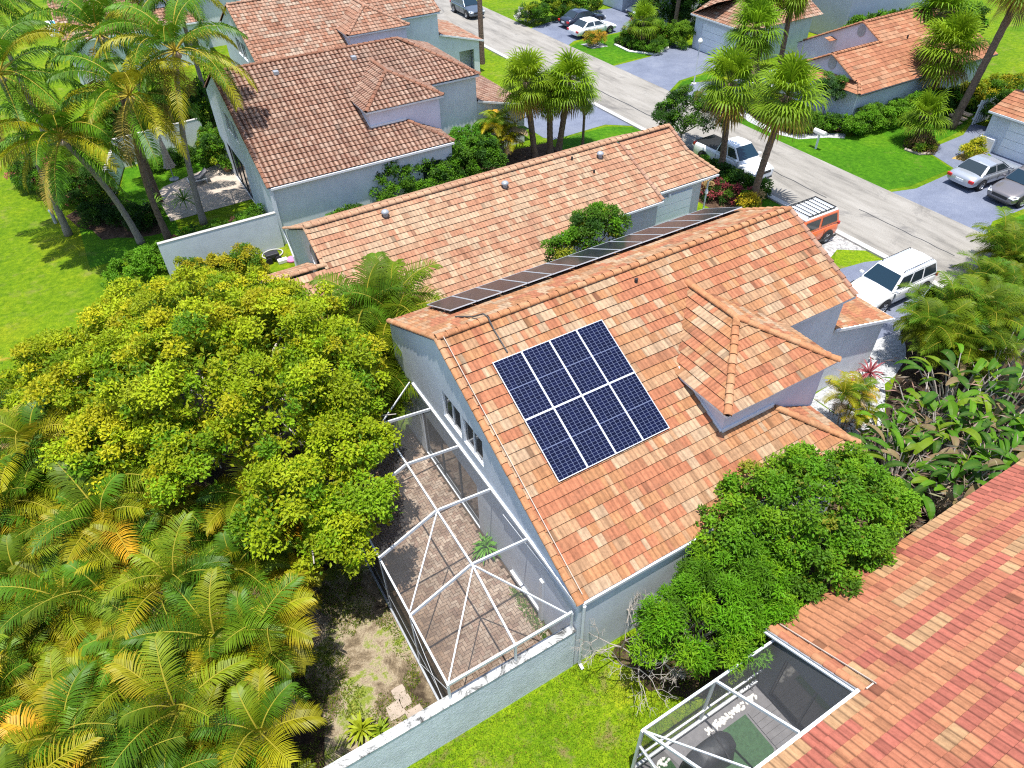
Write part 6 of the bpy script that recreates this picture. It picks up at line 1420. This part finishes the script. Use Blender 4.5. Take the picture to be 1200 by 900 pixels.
# tar cracks along the street
cr = MB(); q = random.Random(2)
def crack(x, y, L, w):
    pts = []; yy = y
    while yy < y+L: pts.append((x+q.uniform(-.05, .05), yy, .0)); yy += .5
    for a, b in zip(pts, pts[1:]): cr.add([(a[0]-w, a[1], .012), (a[0]+w, a[1], .012), (b[0]+w, b[1], .012), (b[0]-w, b[1], .012)], [(0, 1, 2, 3)])
for x, y, L, w in ((34.9, 34, 14, .05), (35.6, 23.5, 6, .04), (36.0, 15.5, 6.5, .035), (35.3, 50, 9, .04), (36.4, 29, 4, .03)): crack(x, y, L, w)
o = cr.build('street', 'cable'); o['kind'] = 'structure'
D = .006
for n_, p in (('driveway', [(39.4, 62.7), (39.4, 56.3), (40.6, 57.1), (45.5, 56.9), (50, 57.5), (54, 58), (54, 63.4), (48.5, 64.3), (42, 63.5)]),
              ('driveway', [(39.4, 49.4), (39.4, 42.2), (41.6, 43.6), (46.2, 44.1), (48.3, 44.1), (48.3, 51.8), (46.7, 50.9), (43.5, 49.6)]),
              ('driveway', [(39.4, 42.0), (39.4, 37.4), (41.6, 38.0), (49.9, 37.2), (49.9, 40.2), (45, 41.4), (42.4, 42.6)]),
              ('driveway', [(39.4, 21.9), (39.4, 15.9), (41.1, 16.6), (44.1, 16.5), (49.6, 16.2), (49.6, 22.4), (48.8, 21.4), (45.3, 21.6), (41.0, 21.4)]),
              ('garden_path', [(45.3, 21.6), (48.6, 21.7), (51.3, 23.2), (53.5, 24.0), (52.9, 25.6), (50.6, 24.7), (46.3, 24.5)]),
              ('driveway', [(32.62, 45.0), (32.62, 38.4), (31.2, 39.6), (26.6, 39.4), (26.2, 40.1), (26.2, 46.5), (31.4, 45.9)]),
              ('driveway', [(32.62, 17.2), (32.62, 13.0), (26.2, 12.6), (25.8, 13.2), (25.8, 18.4), (29.6, 17.9), (31.6, 17.6)])):
    sheet(n_, p, D, 'coated_drive')
for n_, p, m in (('lawn', [(39.4, 55.9), (39.4, 49.7), (43.4, 49.9), (46.4, 51.2), (48.4, 53), (48.6, 57), (45.4, 56.6), (41, 56.7)], 'grass_lush'),
                 ('lawn', [(39.5, 41.9), (41.7, 43.3), (46, 43.8), (47.9, 43.8), (47.9, 42), (43, 42.6)], 'grass_lush'),
                 ('lawn', [(39.4, 37.1), (39.4, 22.2), (41, 21.8), (45.2, 21.9), (46.2, 24.8), (51, 25.2), (56, 27), (56, 28.7), (44, 28.7), (42.9, 29.4), (41, 30.4), (40.5, 34)], 'grass_lush'),
                 ('lawn', [(39.4, 15.6), (41.3, 16.2), (49.6, 15.9), (49.6, 5), (39.4, 5)], 'grass_lush'),
                 ('lawn', [(32.6, 38.1), (31, 39.3), (27, 39.1), (25.8, 38), (27.5, 36.6), (32.6, 36.6)], 'grass_lush'),
                 ('lawn', [(32.6, 26.2), (32.6, 23.6), (30.8, 23.9), (30.4, 25.2)], 'grass_lush'),
                 ('lawn', wavy([(31.4, 19.2), (32.55, 18.4), (32.6, 17.4), (30.2, 17.5), (29.9, 18.3)], .08, .5, 3), 'grass_patchy'),
                 ('lawn', [(-3.2, 39), (1.6, 39.2), (1.9, 44), (2.4, 46.6), (6, 46.9), (6, 51), (.3, 51), (-.6, 47), (-3.2, 46)], 'grass_lush'),
                 ('lawn', [(-5, 4.52), (12, 4.52), (12, 7.6), (-5, 7.6)], 'grass_patchy')):
    sheet(n_, p, .005, m)
sheet('gravel', [(33, 22.8), (32.62, 18.3), (31.4, 19.2), (29.6, 18.5), (25.9, 18.5), (25.9, 23), (32.62, 23.2)], .007, 'gravel_grey')
sheet('pebble_bed', wavy([(21.2, 11.9), (21.3, 9.5), (22.4, 9.4), (24.5, 10.8), (27.3, 11.8), (28, 12.8), (26.3, 13), (25.5, 12.3)], .1, .6, 5), .007, 'pebble_bed')
sheet('pebble_bed', [(41.0, 37.0), (40.1, 34.4), (39.95, 32.1), (40.7, 30.3), (42.6, 29.4), (43.4, 28.7), (44.2, 29.2), (42.8, 30.2), (41.1, 31.0), (40.6, 32.3), (40.75, 34.3), (41.6, 36.6)], .009, 'pebble_bed')
sheet('planting_bed', [(41.6, 36.6), (40.75, 34.3), (40.6, 32.3), (41.1, 31.0), (42.8, 30.2), (44.6, 29.3), (44.6, 36.9)], .007, 'mulch')
sheet('pebble_bed', [(44.8, 37), (50, 37), (50, 40.4), (45.5, 40.6)], .008, 'pebble_bed')
sheet('planting_bed', [(43.2, 54.4), (43.0, 51.6), (44.3, 49.9), (46.6, 50.9), (46.8, 54.4), (44.6, 55)], .007, 'mulch')
b = MB(); pts = [(42.95, 54.0, .05), (42.8, 51.7, .05), (44.2, 49.65, .05), (46.8, 50.8, .05)]; pp = []
for i in range(3):
    for j in range(6): pp.append(tuple(Vector(pts[i]).lerp(Vector(pts[i+1]), j/6)))
b.tube(pp, .12, 6); tag(b.build('bed_edging', 'pebble_white'), 'pale curved edging stones round the lawn bed', 'edging')
sheet('planting_bed', [(40.5, 55.9), (40.6, 54.2), (42.2, 54.0), (42.3, 55.6)], .008, 'pebble_bed')
sheet('planting_bed', wavy([(45.3, 24.4), (46.2, 23.9), (47.4, 25), (46.8, 26.2), (45.5, 25.8)], .1, .5, 6), .009, 'mulch')
b = MB(); b.tube([(45.2, 25.3, .05), (45.3, 24.3, .06), (46.2, 23.9, .06), (47.2, 24.5, .05)], .11, 6); tag(b.build('bed_edging', 'stone_pale'), 'curved stone edging under the squat drooping palm', 'edging')
sheet('planting_bed', wavy([(46.6, 22.9), (47.0, 21.8), (49, 21.9), (49.4, 22.7), (48.4, 23)], .08, .5, 7), .010, 'gold_mulch')
sheet('planting_bed', [(28.8, 30.5), (28.9, 25.6), (31.2, 24.4), (32.5, 26.2), (32.5, 31.5), (30, 31.5)], .006, 'mulch')
sheet('planting_bed', [(13, 35.2), (26, 35.4), (26, 39.2), (17.2, 40.2), (13, 37.0)], .006, 'mulch')
sheet('planting_bed', wavy([(-3.6, 45.8), (-2.2, 41.8), (1.2, 40.6), (1.0, 43), (-.4, 46.2), (-2.2, 47)], .2, .8, 8), .007, 'mulch')
sheet('planting_bed', wavy([(17.2, 9.6), (17.2, 4.7), (40, 4.7), (40, 9), (32.5, 14.5), (28.3, 12.8), (24.5, 10.6), (22.4, 9.2), (21.3, 9.4)], .12, .9, 9), .006, 'litter_and_shade')
sheet('planting_bed', wavy([(7.4, 7.3), (7.7, 5.9), (8.6, 5.0), (10, 4.8), (17.2, 4.8), (17.2, 7.3)], .22, .35, 10), .007, 'litter_and_shade')
sheet('garden_path', [(17.5, 9.4), (19.5, 9.2), (21.3, 9.5), (21.2, 11.9), (17.5, 11.9)], .007, 'pebble_bed')
sheet('patio', [(1.5, 41.9), (6.25, 42.1), (8.5, 42.1), (8.5, 48.6), (6.2, 48.5), (3.9, 47.6), (2.0, 46.8), (1.4, 46.0)], .012, 'travertine')
# bare yard between the palms and the cage, dark litter that also paints the shade under the crowns
sheet('yard_earth', wavy([(-2.0, 7.84), (2.42, 7.84), (2.42, 15), (-2.0, 15)], .05, .7, 11), .005, 'yard_earth')
sheet('litter_and_shade', wavy([(-11, 4), (-1.3, 5.5), (-.75, 9), (-.5, 11.5), (.2, 14), (2.4, 15.0), (2.42, 19), (6, 19.6), (6, 24), (3, 27), (-6, 27), (-11, 24)], .2, .8, 12), .007, 'litter_and_shade')
sheet('side_yard', [(6.6, 19.5), (23, 19.5), (23, 24.5), (6.6, 24.5)], .006, 'litter_and_shade')

# ------------------------------------------------------------------ camera, light, render look
f_px = 820.0
p, r, y = R(42.03), R(-1.25), R(59.9)
fw = Vector((math.cos(y)*math.cos(p), math.sin(y)*math.cos(p), -math.sin(p))); rt = fw.cross(Vector((0, 0, 1))).normalized(); up = rt.cross(fw)
r2 = rt*math.cos(r)+up*math.sin(r); u2 = -rt*math.sin(r)+up*math.cos(r)
cam = bpy.data.cameras.new('camera'); co = bpy.data.objects.new('camera', cam); COL.objects.link(co); sc.camera = co
from mathutils import Matrix
co.matrix_world = Matrix(((r2.x, u2.x, -fw.x, 0), (r2.y, u2.y, -fw.y, 0), (r2.z, u2.z, -fw.z, 20.0), (0, 0, 0, 1)))
cam.sensor_width = 36; cam.lens = 36*f_px/1200; cam.clip_end = 2000; cam.clip_start = .1
S = Vector((-.28, -.42, 3.62)).normalized(); el = math.asin(S.z); az = math.atan2(S.y, S.x)
sun = bpy.data.lights.new('sun', 'SUN'); sun.energy = 4.5; sun.angle = R(.5); sun.color = (1, .965, .90); so = bpy.data.objects.new('sun', sun); COL.objects.link(so)
so.rotation_euler = S.to_track_quat('Z', 'Y').to_euler()
w = bpy.data.worlds.new('World'); sc.world = w; w.use_nodes = True
N = w.node_tree.nodes; sk = N.new('ShaderNodeTexSky'); sk.sky_type = 'NISHITA'; sk.sun_disc = False; sk.sun_elevation = el; sk.sun_rotation = PI/2-az
w.node_tree.links.new(sk.outputs[0], N['Background'].inputs[0]); N['Background'].inputs[1].default_value = .15
vs_ = sc.view_settings; vs_.view_transform = 'Standard'; vs_.look = 'None'; vs_.exposure = .8; vs_.gamma = 1; vs_.use_curve_mapping = False
sc.cycles.max_bounces = 6; sc.cycles.transparent_max_bounces = 12; sc.cycles.diffuse_bounces = 3; sc.cycles.glossy_bounces = 2; sc.cycles.transmission_bounces = 3
sc.cycles.use_denoising = False; sc.cycles.filter_width = 1.15; sc.cycles.sample_clamp_indirect = 6
for o in bpy.data.objects:
    if '_base' in o: del o['_base']
